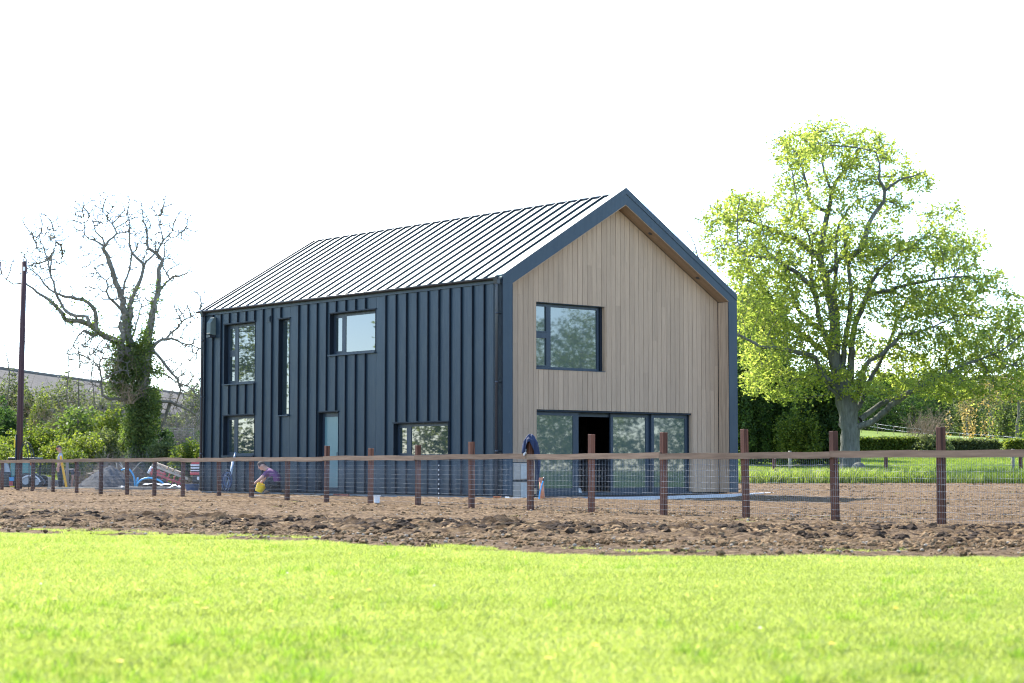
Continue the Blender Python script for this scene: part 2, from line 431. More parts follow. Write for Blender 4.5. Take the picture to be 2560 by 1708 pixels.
tagd(scatter('long_grass', np.stack([x, y, gz(x, y)-.004], -1), .5+.5*rng.random(len(x)), rng.random(len(x))*6.28, tallT, M_blade_lush,
     'taller darker grass clumps scattered over the near field'), cat='grass')
# weeds creeping over the edge of the soil and standing in it
x = rng.random(9000)*44-22; y = lawn_edge(x)+np.abs(rng.normal(0, .55, len(x))); k = fbm(x*1.1, y*1.1+7, 3) > .05; x, y = x[k], y[k]
x2 = rng.random(5000)*40-20; y2 = 22+40*rng.random(5000); k2 = (fbm(x2*.55+9, y2*.55, 3) > .36) & (y2 > lawn_edge(x2)+1); x2, y2 = x2[k2], y2[k2]
x = np.concatenate([x, x2]); y = np.concatenate([y, y2])
tagd(scatter('soil_weeds', np.stack([x, y, gz(x, y)+.02], -1), .6+.7*rng.random(len(x)), rng.random(len(x))*6.28, lawnT, M_blade,
     'sparse green seedlings sprouting in the bare soil'), cat='weeds')

# clods and stones on the soil
def clod(name, seed, mat, amp=.35, sub=2, flat=.7):
    bm = bmesh.new(); bmesh.ops.create_icosphere(bm, subdivisions=sub, radius=1); r = np.random.default_rng(seed); o = r.random(3)*50
    from mathutils import noise as mn
    for v in bm.verts:
        q = v.co*1.3+Vector(o); k = 1+amp*mn.noise(q)*1.6+amp*.6*mn.noise(q*2.7); v.co = v.co*k; v.co.z *= flat
    me = bpy.data.meshes.new(name); bm.to_mesh(me); bm.free(); me.materials.append(mat); return me
def mat_clod(name, cols, sc=3.0):
    m, t, b, o = nodes(name)
    n = mixc(t, .5, noise(t, wpos(t), 1.7, 3, .6), noise(t, wpos(t), 18, 4, .7)); t.links.new(ramp(t, n, cols), b.inputs['Base Color'])
    b.inputs['Roughness'].default_value = .95; b.inputs['Specular IOR Level'].default_value = .1; bump(t, noise(t, wpos(t), 30, 5, .8), b, .8, .02); return m
M_clodA = mat_clod('soil_clod', [(.38,(.05,.028,.013)),(.5,(.142,.088,.043)),(.62,(.32,.218,.118))])
M_clodB = mat_clod('dark_clod', [(.3,(.018,.012,.008)),(.7,(.055,.036,.022))])
M_stone = mat_clod('stone', [(.3,(.2,.16,.12)),(.7,(.42,.36,.28))])
def soil_pts(n, dens):
    u = rng.random(n); y = 18.4+50*u**1.25; x = (rng.random(n)*2-1)*(.3*y+2)
    d = y-lawn_edge(x); k = (d > .15) & (y < back_edge(x)-.3) & (rng.random(n) < dens(x, y, d)); return x[k], y[k], d[k]
bandf = lambda x, y, d: np.exp(-((d-5.4)/1.9)**2)*np.clip(.75+.9*fbm(x*.22, y*.3, 2), .2, 1.4)
x, y, d = soil_pts(260000, lambda x, y, d: (.14+.3*(fbm(x*.7, y*.7, 3) > .05))*np.clip((d-.6)/2.5, .15, 1)+.7*bandf(x, y, d))
s = .010+.045*rng.random(len(x))**4.0*(1+1.4*bandf(x, y, d))
tagd(scatter('soil_clods', np.stack([x, y, gz(x, y)+.035+.03*bandf(x, y, d)], -1), s, rng.random(len(x))*6.28, [clod('clod', 20+i, M_clodA) for i in range(6)], M_clodA,
     'crumbled brown clods lying over the dug soil'), cat='soil')
x, y, d = soil_pts(60000, lambda x, y, d: 1.1*bandf(x, y, d)-.1)
s = .012+.075*rng.random(len(x))**3
tagd(scatter('dark_clods', np.stack([x, y, gz(x, y)+.04+.06*bandf(x, y, d)], -1), s, rng.random(len(x))*6.28, [clod('clod', 40+i, M_clodB, .45) for i in range(5)], M_clodB,
     'damp dark clods thrown up in a rough ridge before the fence'), cat='soil')
x, y, d = soil_pts(16000, lambda x, y, d: .3+.0*x)
s = .006+.020*rng.random(len(x))**3
tagd(scatter('pale_stones', np.stack([x, y, gz(x, y)+.05], -1), s, rng.random(len(x))*6.28, [clod('pebble', 60+i, M_stone, .2) for i in range(4)], M_stone,
     'small pale stones strewn through the soil'), cat='stones')

# dandelions and daisies in the lawn
M_yel = simple('dandelion_petals', (.75,.52,.02), .6, bs=0); M_whi = simple('daisy_petals', (.8,.8,.78), .6, bs=0); M_stem = simple('flower_stem', (.12,.2,.03), .7, bs=0)
def flower(mat, rad):
    b = MB(); b.tube([(0,0,0),(.004,0,.04),(0,.003,.085)], [.0016,.0014,.0012], 4, M_stem)
    for ring, (rr, zz) in enumerate([(rad, .086), (rad*.6, .093)]):
        n = 11-4*ring
        for k in range(n):
            a = 6.283*k/n+ring*.3; ca, sa = math.cos(a), math.sin(a); pa = rr*.32
            b.add([(0,0,zz), (ca*rr*.6-sa*pa, sa*rr*.6+ca*pa, zz+.002), (ca*rr, sa*rr, zz+.004), (ca*rr*.6+sa*pa, sa*rr*.6-ca*pa, zz+.002)], [(0,1,2,3)], mat)
    return b
dme = flower(M_yel, .021).mesh('dandelion'); wme = flower(M_whi, .012).mesh('daisy')
fl = [(490,1541),(513,1556),(677,1565),(135,1530),(346,1509),(175,1488),(2080,1655),(828,1530),(921,1509),(1370,1690),(1790,1500),(2240,1560),(300,1700),(2450,1440),(1490,1655),(1600,1420)]
for i, (px, py) in enumerate(fl):
    p = P(px, py, 10); o0 = Vector((0,0,CAMZ)); q = o0+(p-o0)*(CAMZ/(CAMZ-p.z))
    tagd(link('dandelion', dme, None, (q.x, q.y, float(gz(q.x, q.y))), (0,0,i*1.3)), 'yellow dandelion flower open in the near grass', 'flower', 'dandelions in the near grass')
for i, (px, py) in enumerate([(101,1496),(718,1467),(1085,1500),(1900,1610)]):
    p = P(px, py, 10); o0 = Vector((0,0,CAMZ)); q = o0+(p-o0)*(CAMZ/(CAMZ-p.z))
    tagd(link('daisy', wme, None, (q.x, q.y, float(gz(q.x, q.y))), (0,0,i*1.3)), 'small white daisy open in the near grass', 'flower', 'daisies in the near grass')

# ------------------------------------------------------------------ the house
YAW = 0.7137379; HX, HY = -.2319, 49.5; L, Wd = 14.858, 8.988
ZB, ZE, ZR = .149, 5.872, 8.523
TR = Wd/2; SLOPE = (ZR-ZE)/TR
house = empty('barn_house', (HX, HY, 0), YAW, 'two-storey barn-style house with dark metal cladding, standing seam roof and timber gable', 'house')
Hm = Matrix.Translation((HX, HY, 0)) @ Matrix.Rotation(YAW, 4, 'Z')
def H(t, s, z): return Hm @ Vector((t, s, z))      # house coordinates: t along the gable, s along the long side
def hpart(mb, name, mat=None, parent=None, lab=None):
    o = mb.build(name, mat, parent if parent is not None else house)
    if lab: o['label'] = lab
    return o

def rects_minus(a0, a1, z0, z1, holes):
    """split [a0,a1]x[z0,z1] into rectangles that leave the holes open"""
    xs = sorted({a0, a1, *[min(max(v, a0), a1) for h in holes for v in h[:2]]}); out = []
    for x0, x1 in zip(xs[:-1], xs[1:]):
        if x1-x0 < 1e-4: continue
        m = (x0+x1)/2; cur = z0
        for h in sorted([h for h in holes if h[0] < m < h[1]], key=lambda h: h[2]):
            if h[2] > cur+1e-4: out.append((x0, x1, cur, min(h[2], z1)))
            cur = max(cur, h[3])
        if cur < z1-1e-4: out.append((x0, x1, cur, z1))
    return out
# openings of the long side: s0, s1, z0, z1
OL = {'A': (11.705,13.475,3.47,5.35), 'S': (9.835,10.43,2.44,5.35), 'B': (5.54,7.775,4.14,5.35), 'G': (11.705,13.475,1.24,2.485),
      'D': (7.31,8.31,ZB+.03,2.485), 'C': (2.26,4.685,1.16,2.10)}
holesL = list(OL.values())
# wall core
b = MB()
for r in rects_minus(.02, L-.02, ZB-.02, 5.75, holesL): b.box(.03, .16, r[0], r[1], r[2], r[3])
hpart(b, 'side_wall', M_dark)
ZT = 5.705                                             # top of the panels, under the fascia
seams = [14.59-.4775*k for k in range(31)]
edges = [L-.03]+seams+[.03]
for a1, a0 in zip(edges[:-1], edges[1:]):
    if a1-a0 < .05: continue
    rs = rects_minus(a0+.004, a1-.004, ZB, ZT, holesL)
    groups = []
    for r in rs:
        for g in groups:
            if any(abs(r[0]-q[1]) < 1e-3 and r[2] < q[3] and q[2] < r[3] for q in g): g.append(r); break
        else: groups.append([r])
    for g in groups:
        b = MB()
        for r in g: b.box(0, .02, r[0], r[1], r[2], r[3])
        hpart(b, 'cladding_panel', M_clad)
for sv in seams:
    for r in rects_minus(sv-.011, sv+.011, ZB, ZT+.0, [(h[0]-.02, h[1]+.02, h[2]-.03, h[3]+.04) for h in holesL]):
        if r[1]-r[0] > .02: hpart(MB().box(-.050, -.001, r[0]-.001, r[1]+.001, r[2], r[3]), 'standing_seam', M_seam)
hpart(MB().box(-.035, .02, -.0+.02, L-.01, ZT+.002, ZT+.13), 'fascia', M_trim)
# openings: metal linings, sill, frame, panes
def winL(key, name, mulls=(), trans=None, pane=M_glass, frame=.075, left_first=True, door=False):
    s0, s1, z0, z1 = OL[key]
    wn = MB(); D0, D1 = .135, .205
    # lining of the reveal
    for r in ((s0, s0+.012), (s1-.012, s1)): wn.box(-.012, D0, r[0], r[1], z0, z1, M_seam)
    wn.box(-.012, D0, s0+.012, s1-.012, z1-.012, z1, M_seam)
    wn.box(-.034, -.001, s0-.03, s1+.03, z1+.001, z1+.03, M_seam)
    w_ = hpart(wn, name)
    if not door: hpart(MB().box(-.075, D0, s0-.015, s1+.015, z0-.028, z0+.006, M_trim), 'sill', None, w_)
    f = MB(); fw = frame
    f.box(D0, D1, s0+.012, s0+fw, z0+.006, z1-.012, M_frame); f.box(D0, D1, s1-fw, s1-.012, z0+.006, z1-.012, M_frame)
    f.box(D0, D1, s0+fw, s1-fw, z1-fw-.02, z1-.012, M_frame); f.box(D0, D1, s0+fw, s1-fw, z0+.006, z0+fw, M_frame)
    cells = []; xs = [s0+fw]
    for m0, m1 in mulls: f.box(D0-.006, D1, m0, m1, z0+fw, z1-fw-.02, M_frame); xs += [m0, m1]
    xs.append(s1-fw)
    for i in range(0, len(xs), 2): cells.append((xs[i], xs[i+1]))
    for i, (c0, c1) in enumerate(cells):
        zz = [(z0+fw, z1-fw-.02)]
        if trans and i == len(cells)-1:
            f.box(D0-.004, D1, c0, c1, trans[0], trans[1], M_frame); zz = [(z0+fw, trans[0]), (trans[1], z1-fw-.02)]
        for q0, q1 in zz:
            # opening sash round the narrow lights
            if len(cells) > 1 and i == len(cells)-1:
                for bx in ((c0, c0+.035, q0, q1), (c1-.035, c1, q0, q1), (c0+.035, c1-.035, q0, q0+.035), (c0+.035, c1-.035, q1-.035, q1)):
                    f.box(D0-.008, D1, *bx, M_frame)
            hpart(MB().box(D0+.010, D0+.025, c0, c1, q0, q1), 'pane', pane, w_)
    hpart(f, 'window_frame' if not door else 'door_frame', None, w_)
    return w_
winL('A', 'window', [(12.86,13.02)], (4.38,4.50)); winL('G', 'window', [(12.86,13.02)]); winL('S', 'window', frame=.05)
winL('B', 'window', [(7.16,7.30)]); winL('C', 'window', [(4.05,4.22)])
dd = winL('D', 'side_door', pane=M_frost, frame=.115, door=True)
hpart(MB().tube([(.10,7.52,1.10),(.10,7.52,1.32)], .012, 8, M_gutter).box(.1,.165,7.51,7.53,1.2,1.215,M_gutter), 'handle', None, dd)
# plinth
hpart(MB().box(.05, .16, .02, L-.05, -.1, ZB-.022), 'plinth', simple('plinth_render', (.18,.19,.20), .9))

# roof, left slope: panels and seams
def rz(t): return ZE+SLOPE*t
ROOF = MB
for a1, a0 in zip(edges[:-1], edges[1:]):
    if a1-a0 < .02: continue
    b = MB(); b.prism([(-.045, rz(-.045)), (TR-.01, rz(TR-.01)), (TR-.01, rz(TR-.01)-.05), (-.045, rz(-.045)-.05)], a0+.002, a1-.002); hpart(b, 'roof_panel', M_roof)
for sv in seams+[L-.015]:
    b = MB(); b.prism([(-.04, rz(-.04)+.001), (-.04, rz(-.04)+.052), (TR-.17, rz(TR-.17)+.058), (TR-.17, rz(TR-.17)+.001)], sv-.024, sv+.024); hpart(b, 'roof_seam', M_rseam)
b = MB(); b.prism([(TR+.01, ZR-.0), (Wd+.045, rz(-.045)), (Wd+.045, rz(-.045)-.05), (TR+.01, ZR-.05)], 0.03, L-.002); hpart(b, 'far_roof_slope', M_roof)
b = MB(); b.prism([(TR-.175, rz(TR-.175)+.062), (TR-.0, ZR+.045), (TR+.16, rz(TR-.16)+.06), (TR+.16, rz(TR-.16)+.03), (TR, ZR+.012), (TR-.175, rz(TR-.175)+.035)], .34, L-.01); hpart(b, 'ridge_flashing', M_roof)
hpart(MB().prism([(TR-.178, rz(TR-.178)+.002), (TR-.178, rz(TR-.178)+.058), (TR-.165, rz(TR-.165)+.058), (TR-.165, rz(TR-.165)+.002)], .34, L-.012), 'ridge_closer', M_seam)
# roof edge upstand of the gable frame
b = MB()
# gable surround: two posts and two rakes, deep .4 at the front
SD = .40; SW = .33; SO = .355
def rin(t): return rz(t)-SO if t <= TR else rz(Wd-t)-SO
o = MB().box(0.0, SW, 0, SD, ZB-.0, rin(SW)); hpart(o, 'gable_post', M_trim)
o = MB().box(Wd-SW, Wd+.02, 0, SD, ZB-.0, rin(SW)); hpart(o, 'gable_post', M_trim)
for sgn in (0, 1):
    pts = [(-.004, rin(SW)+.001), (-.004, rz(0)-.02), (TR, ZR+.05), (TR, rin(TR)), (SW, rin(SW)+.001)] 
    if sgn: pts = [(Wd-a, z) for a, z in pts][::-1]
    hpart(MB().prism(pts, -.001, SD), 'gable_rake', M_trim)
    e = [(-.01, rz(0)-.13), (-.01, rz(0)+.055), (TR, ZR+.115), (TR, ZR-.055)]
    if sgn: e = [(Wd-a, z) for a, z in e][::-1]
    hpart(MB().prism(e, -.016, .035), 'verge_trim', M_trim)
# folded cap over the rake on the roof side
    e = [(-.01, rz(0)+.02), (-.01, rz(0)+.055), (TR, ZR+.114), (TR, ZR+.06)]
    if sgn: e = [(Wd-a, z) for a, z in e][::-1]
    hpart(MB().prism(e, .036, .30), 'verge_cap', M_roof)
# timber reveals inside the surround: soffits and side boards in narrow boards
for k in range(3):
    y0, y1 = .006+k*.132, .006+k*.132+.129
    for sgn in (0, 1):
        A = [(SW+.0, rin(SW)-.0), (TR, rin(TR)-.0), (TR, rin(TR)-.022), (SW, rin(SW)-.022)]
        if sgn: A = [(Wd-a, z) for a, z in A][::-1]
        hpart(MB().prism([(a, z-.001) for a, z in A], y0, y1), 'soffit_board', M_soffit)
    hpart(MB().box(Wd-SW-.020, Wd-SW-.001, y0, y1, ZB+.01, rin(SW)-.03), 'side_board', M_plank)
# dark edge line of the surround
hpart(MB().box(Wd-SW-.024, Wd-SW+.0, .0, .0055, ZB+.01, rin(SW)-.02), 'edge_trim', M_seam)
for t_, in ((5.646,), (7.565,)):
    z_ = rin(t_)-.024; an = math.atan(SLOPE)
    M_ = Matrix.Translation((t_, .2, z_)) @ Matrix.Rotation(an, 4, 'Y')
    b = MB(); bm = bmesh.new(); bmesh.ops.create_cone(bm, cap_ends=True, segments=20, radius1=.062, radius2=.062, depth=.02); b.bm(bm, M_gutter, M_)
    hpart(b, 'downlight', None)
# gable wall: core, planks
GW = SD+.022
OG = {'W': (1.53,4.10,3.51,5.32), 'D': (1.54,7.53,ZB,2.43)}
holesG = list(OG.values())
b = MB()
for r in rects_minus(SW, Wd-SW, ZB, 5.33, [h if h[3] < 5 else (h[0],h[1],h[2],5.34) for h in holesG]) if False else rects_minus(SW, Wd-SW, ZB, 5.0, holesG): b.box(r[0], r[1], GW+.02, GW+.15, r[2], r[3])
b.prism([(SW, 5.0), (1.53, 5.0), (1.53, rin(1.53)-.01), (SW, rin(SW))], GW+.02, GW+.15); b.prism([(1.53, 5.32), (4.10, 5.32), (4.10, rin(4.10)-.01), (1.53, rin(1.53)-.01)], GW+.02, GW+.15); b.prism([(4.10, 5.0), (Wd-SW, 5.0), (Wd-SW, rin(SW)), (TR, rin(TR)), (4.10, rin(4.10)-.01)], GW+.02, GW+.15)
hpart(b, 'gable_wall', M_dark)
pr = random.Random(5)
for k in range(47):
    t0 = .338+.1808*k-.0; t1 = min(t0+.1808, Wd-SW-.021); 
    if k == 0: t0 = SW+.001
    if t1-t0 < .02: continue
    x0, x1 = t0+.0058, t1-.0058
    for (ra, rb, z0, z1) in rects_minus(x0, x1, ZB+(.02 if k < 50 else 0), 9, holesG):
        zt = min(rin((ra)), rin(rb))
        # butt joints at irregular heights
        cuts = [z0]; z = z0+pr.uniform(.8, 4.2)
        while z < min(z1, zt)-.5: cuts.append(z); z += pr.uniform(2.4, 4.5)
        cuts.append(z1)
        if k in (1, 2, 3, 4) and z0 < .3 and ra < 1.5: cuts[0] = 1.02 if k < 5 else z0; cuts = [cuts[0]]+[c for c in cuts[1:] if c > 1.3]
        for c0, c1 in zip(cuts[:-1], cuts[1:]):
            b = MB(); off = pr.uniform(0, .0022)
            top = [(ra, min(c1-.0015, rin(ra)-.026)), (rb, min(c1-.0015, rin(rb)-.026))]
            if ra < TR < rb: top = [top[0], (TR, min(c1-.0015, rin(TR)-.026)), top[1]]
            poly = [(rb, c0)]+[(ra, c0)]+top
            b.prism(poly[::-1], GW-.0+off, GW+.019, M_plank)
            hpart(b, 'plank')
# gable window
def winG():
    s0, s1, z0, z1 = OG['W']; D0, D1 = GW+.165, GW+.235
    b = MB()
    for r in ((s0-.001, s0+.018), (s1-.018, s1+.001)): b.box(r[0], r[1], GW+.0195, D0, z0, z1, M_plank)
    b.box(s0+.018, s1-.018, GW+.0195, D0, z1-.015, z1, M_frame); b.box(s0+.018, s1-.018, GW-.012, D0, z0-.004, z0+.012, M_frame)
    b.box(s1-.10, s1-.018, GW+.12, D0, z0+.012, z1-.015, M_seam)
    w_ = hpart(b, 'window')
    f = MB(); a0, a1, c0, c1 = s0+.018, s1-.10, z0+.012, z1-.015
    m0, m1 = 2.06, 2.20; t0, t1 = 4.36, 4.52
    for bx in ((a0, a0+.07, c0, c1), (a1-.075, a1, c0, c1), (a0+.07, a1-.075, c1-.085, c1), (a0+.07, a1-.075, c0, c0+.07), (m0, m1, c0+.07, c1-.085), (a0+.07, m0, t0, t1)):
        f.box(bx[0], bx[1], D0, D1, bx[2], bx[3], M_frame)
    for q0, q1 in ((c0+.07, t0), (t1, c1-.085)):
        for bx in ((m0-.03, m0, q0, q1), (a0+.07, m0-.03, q0, q0+.03)): f.box(bx[0], bx[1], D0-.012, D1, bx[2], bx[3], M_frame)
        hpart(MB().box(a0+.07, m0, D0+.03, D0+.042, q0, q1), 'pane', M_glass2, w_)
    hpart(MB().box(m1, a1-.075, D0+.03, D0+.042, c0+.07, c1-.085), 'pane', M_glass2, w_)
    hpart(f, 'window_frame', None, w_)
winG()
# sliding doors
def slider():
    s0, s1, z0, z1 = OG['D']; D0 = GW+.13
    b = MB()
    b.box(s1-.018, s1+.001, GW+.0195, D0, z0, z1, M_plank); b.box(s0-.001, s0+.018, GW+.0195, D0, z0, z1, M_plank)
    b.box(s0+.018, s1-.018, GW+.0195, D0, z1-.05, z1, M_seam); b.box(s0+.018, s1-.018, GW-.01, D0+.2, z0-.03, z0+.04, M_frame)
    w_ = hpart(b, 'sliding_doors')
    def leaf(a0, a1, y0, stile_l, stile_r, head=.10, foot=.125):
        f = MB()
        f.box(a0, a0+stile_l, y0, y0+.055, z0+.04, z1-.05, M_frame); f.box(a1-stile_r, a1, y0, y0+.055, z0+.04, z1-.05, M_frame)
        f.box(a0+stile_l, a1-stile_r, y0, y0+.055, z1-.05-head, z1-.05, M_frame); f.box(a0+stile_l, a1-stile_r, y0, y0+.055, z0+.04, z0+.04+foot, M_frame)
        lf = hpart(f, 'door_leaf', None, w_)
        hpart(MB().box(a0+stile_l, a1-stile_r, y0+.02, y0+.032, z0+.04+foot, z1-.05-head), 'pane', M_glass2, lf)
    leaf(s0+.018, 3.19, D0, .10, .20); leaf(4.47, 6.02, D0+.07, .10, .17); leaf(6.0, s1-.06, D0, .11, .10)
    hpart(MB().box(s1-.06, s1-.018, D0-.02, D0+.12, z0+.04, z1-.05), 'jamb', M_seam, w_)
    hpart(MB().box(3.19, 4.47, D0+.135, D0+.16, z1-.16, z1-.05), 'head_track', M_frame, w_)
slider()
# dim rooms behind the open door: floor, walls, ceiling
M_inner = simple('unfinished_room', (.055,.045,.042), .95, bs=0); M_screed = simple('screed', (.12,.12,.12), .9)
b = MB(); b.box(.17, Wd-.17, GW+.16, L-.17, ZB-.06, ZB-.005, M_screed); b.box(.162, .20, GW+.3, L-.2, ZB, 5.6, M_inner) if False else None
b.box(Wd-.16, Wd-.02, SD+.01, L-.02, ZB-.02, 5.85, M_dark); b.box(.17, Wd-.16, L-.16, L-.02, ZB-.02, 5.0, M_dark)
b.prism([(.02, 5.0), (Wd-.02, 5.0), (Wd-.02, rz(.02)-.06), (TR, ZR-.06), (.02, rz(.02)-.06)], L-.15, L-.03, M_dark)
b.box(.17, Wd-.17, GW+.16, L-.17, 2.72, 2.80, M_inner); b.box(.17, Wd-.17, 6.2, 6.3, ZB, 2.72, M_inner)
hpart(b, 'interior_shell')
hpart(MB().box(Wd-.0, Wd+.02, SD+.002, L, ZB, 5.7), 'far_side_cladding', M_clad); hpart(MB().box(.0, Wd+.02, L+.0, L+.02, ZB, 5.7).prism([(0,5.7),(Wd,5.7),(Wd,ZE-.06),(TR,ZR-.06),(0,ZE-.06)], L, L+.02), 'end_cladding', M_clad)
hpart(MB().box(.0, Wd, L+.0, L+.03, ZB, 5.0), 'end_corner', M_trim) if False else None
hpart(MB().box(-.01, .05, L-.03, L+.0, ZB, 5.84), 'corner_trim', M_trim)
hpart(MB().box(-.03, .0, .0, .03, ZB, 5.8), 'corner_trim', M_seam)
# gutter
g = MB(); gx, gzv = -.115, 5.845
prof = [(gx+.06*math.cos(a)-.0, gzv+.055*math.sin(a)) for a in np.linspace(math.pi, 2*math.pi, 9)]
prof2 = [(gx+.05*math.cos(a), gzv+.045*math.sin(a)) for a in np.linspace(2*math.pi, math.pi, 9)]
poly = prof+prof2
n = len(poly)
vs = [(a, .02, z) for a, z in poly]+[(a, L+.06, z) for a, z in poly]
fs = [(i, (i+1) % n, n+(i+1) % n, n+i) for i in range(n)]
g.add(vs, fs, M_gutter, True); g.tube([(gx-.058, .02, gzv+.003), (gx-.058, L+.06, gzv+.003)], .009, 6, M_gutter)
for yv in (.02, L+.06): g.prism(prof, yv-.003, yv+.003, M_gutter)
gu = hpart(g, 'gutter')
for yv in np.arange(.9, L, 1.0): hpart(MB().prism([(a*1.0+(a-gx)*.12, z-.004) for a, z in prof]+[(gx+.07, gzv+.02)], yv-.015, yv+.015, M_gutter), 'gutter_bracket', None, gu)
def downpipe(s, x=-.12):
    b = MB(); b.tube([(gx, s, gzv-.04), (gx, s, 5.62), (x, s, 5.5), (x, s, .12)], .036, 10, M_gutter)
    b.prism([(gx-.075, gzv+.0), (gx+.075, gzv+.0), (gx+.045, gzv-.17), (gx-.045, gzv-.17)], s-.07, s+.07, M_gutter)
    d_ = hpart(b, 'downpipe')
    for z in (4.9, 3.1, 1.3):
        q = MB().tube([(x, s, z-.03), (x, s, z+.03)], .043, 10, M_gutter); q.box(x+.02, .0, s-.012, s+.012, z-.012, z+.012, M_gutter); hpart(q, 'pipe_clip', None, d_)
downpipe(.115); downpipe(14.58)
# bird box and vent grille
b = MB(); M_bird = simple('box_greygreen', (.10,.13,.12), .7)
b.prism([(-.20, 5.08), (-.20, 5.44), (-.06, 5.62), (-.005, 5.62), (-.005, 5.05)], 13.98, 14.20, M_bird)
bbx = hpart(b, 'bird_box'); hpart(MB().box(-.215, -.02, 13.985, 14.195, 4.98, 5.048, M_gutter), 'box_base', None, bbx)
hpart(MB().box(-.212, -.201, 14.0, 14.18, 5.10, 5.125, M_pale_timber), 'entry_slot', None, bbx)
b = MB(); b.box(-.03, -.001, 10.88, 11.05, 5.30, 5.48, M_trim); vg = hpart(b, 'vent_grille')
for k in range(4): hpart(MB().box(-.042, -.031, 10.90, 11.03, 5.325+k*.036, 5.345+k*.036, M_clad), 'louvre', None, vg)
# meter boxes low on the gable, left of the doors
M_mb = simple('meter_box_beige', (.36,.30,.24), .6, bs=0); M_lid = simple('meter_lid', (.40,.38,.34), .5, bs=0)
for z0, z1 in ((.56, 1.00), (.06, .50)):
    b = MB(); b.bbox(.60, 1.14, GW-.14, GW+.015, z0, z1, .01, M_mb); mbx = hpart(b, 'meter_box')
    hpart(MB().bbox(.84, 1.11, GW-.155, GW-.139, z0+.02, z1-.03, .006, M_lid), 'cover', None, mbx)
# patio bed in front of the gable
M_grav = simple('patio_gravel', (.17,.175,.19), .95, var=.5, scale=25, bs=.8, bd=.03)
pp = [H(-.25, .3, 0), Vector((-.9,48.2,0)), Vector((-.25,46.9,0)), Vector((1.7,46.8,0)), Vector((4.0,49.6,0)), Vector((6.2,53.6,0)), Vector((8.6,58.8,0)), H(Wd+.6, .5, 0)]
n = len(pp); b = MB(); b.add([(p.x, p.y, .085) for p in pp]+[(p.x, p.y, -.2) for p in pp], [tuple(range(n))]+[(i, n+i, n+(i+1) % n, (i+1) % n) for i in range(n)])
me = b.mesh('patio', M_grav); tagd(link('patio', me), kind='structure')
M_kerb = simple('kerb_concrete', (.52,.51,.50), .85)
tagd(empty('kerb', (0,0,0)), kind='structure'); kerb = bpy.data.objects['kerb']
path = pp[2:7]
for p0, p1 in zip(path[:-1], path[1:]):
    dv = (p1-p0); n = max(1, round(dv.length/.92)); ang = math.atan2(dv.y, dv.x)
    for k in range(n):
        q = p0+dv*((k+.5)/n); b = MB().bbox(-dv.length/n/2+.006, dv.length/n/2-.006, -.075, .075, -.1, .135, .008, M_kerb)
        b.build('kerb_stone', None, kerb, loc=(q.x, q.y, 0), rot=(0, 0, ang))

# ------------------------------------------------------------------ post and rail fence
fence = empty('post_and_rail_fence', (6.29, 28.03, 0), 0, 'brown post and rail fence with wire netting crossing in front of the house', 'fence')
A0 = Vector((6.29, 28.03, 0)); FV = Vector((-1.1918, 1.9648, 0)); FD = FV.normalized(); FN = Vector((-FD.y, FD.x, 0)); 
if FN.y > 0: FN = -FN
def fence_u(px):
    # parameter along the fence line that the photograph shows at column px
    k = (px-1280)/FPX; cz = _c
    # x = k*(y*c + (z-CAMZ)*s)
    z = .4-CAMZ
    return (k*(A0.y*cz+z*_s)-A0.x)/(FV.x-k*FV.y*cz)
ppx = [2353,2088,1865,1659,1478,1326,1179,1045,926,816,718,629,548,457,386,318,252,192,133,81,45,5]
tops = [1068,1078,1073,1081,1086,1096,1105,1113,1121,1115]
us = [-4.0,-3.0,-2.0,-1.0]+[fence_u(v) for v in ppx]; us += [us[-1]+1, us[-1]+2]
tops = [1066,1066,1066,1066]+tops
FANG = math.atan2(FD.y, FD.x)
pos = [A0+FV*u for u in us]
fr = random.Random(3)
def rail_z(p): return 1.145+.012*math.sin(p.y*.35)
def fl(p): return p-A0
for i, p in enumerate(pos):
    top = rail_z(p)-.005
    if i < len(tops): top = P(ppx[max(i-4, 0)], tops[i], pos[max(i, 4)].y).z
    hw = .05+fr.uniform(-.003, .003); b = MB()
    b.bbox(-hw, hw, -hw, hw, -.25, top, .006, M_post)
    q = b.build('post', None, fence, loc=fl(p), rot=(fr.uniform(-.012, .012), fr.uniform(-.012, .012), FANG+fr.uniform(-.05, .05)))
joints = [0,3,5,7,9,11,13,15,17,19,21,23,25]; joints = [0]+[i for i in range(1, len(pos)) if i % 2 == 1]
if joints[-1] != len(pos)-1: joints.append(len(pos)-1)
for a, c in zip(joints[:-1], joints[1:]):
    # one rail spans two bays; it sags a little and is nailed to the face of the posts
    pts = [pos[a]+(pos[c]-pos[a])*(k/8) for k in range(9)]
    V = []; w_ = .05
    mid = (pts[0]+pts[-1])/2; ln = (pts[-1]-pts[0]).length
    tw = fr.uniform(-.006, .006)
    for k, p in enumerate(pts):
        u = (k/8-.5)*(ln-.006); zz = rail_z(p)+.006*math.sin(k*1.7+a)
        for (dy, dz) in ((-.098,0),(-.060,0),(-.060,-.105),(-.098,-.105)):
            V.append((u, (-dy if False else dy), zz+dz+tw*(k/8-.5)))
    F = []
    for k in range(8):
        for j in range(4): j2 = (j+1) % 4; F.append((k*4+j, k*4+j2, k*4+4+j2, k*4+4+j))
    F += [(3,2,1,0), (32,33,34,35)]
    b = MB().add(V, F, M_rail)
    # local x along the fence, local -y towards the lawn
    ang = FANG if (Matrix.Rotation(FANG, 3, 'Z') @ Vector((0,-1,0))).dot(FN) > 0 else FANG+math.pi
    q = b.build('rail', None, fence, loc=fl(Vector((mid.x, mid.y, 0))), rot=(0, 0, ang))
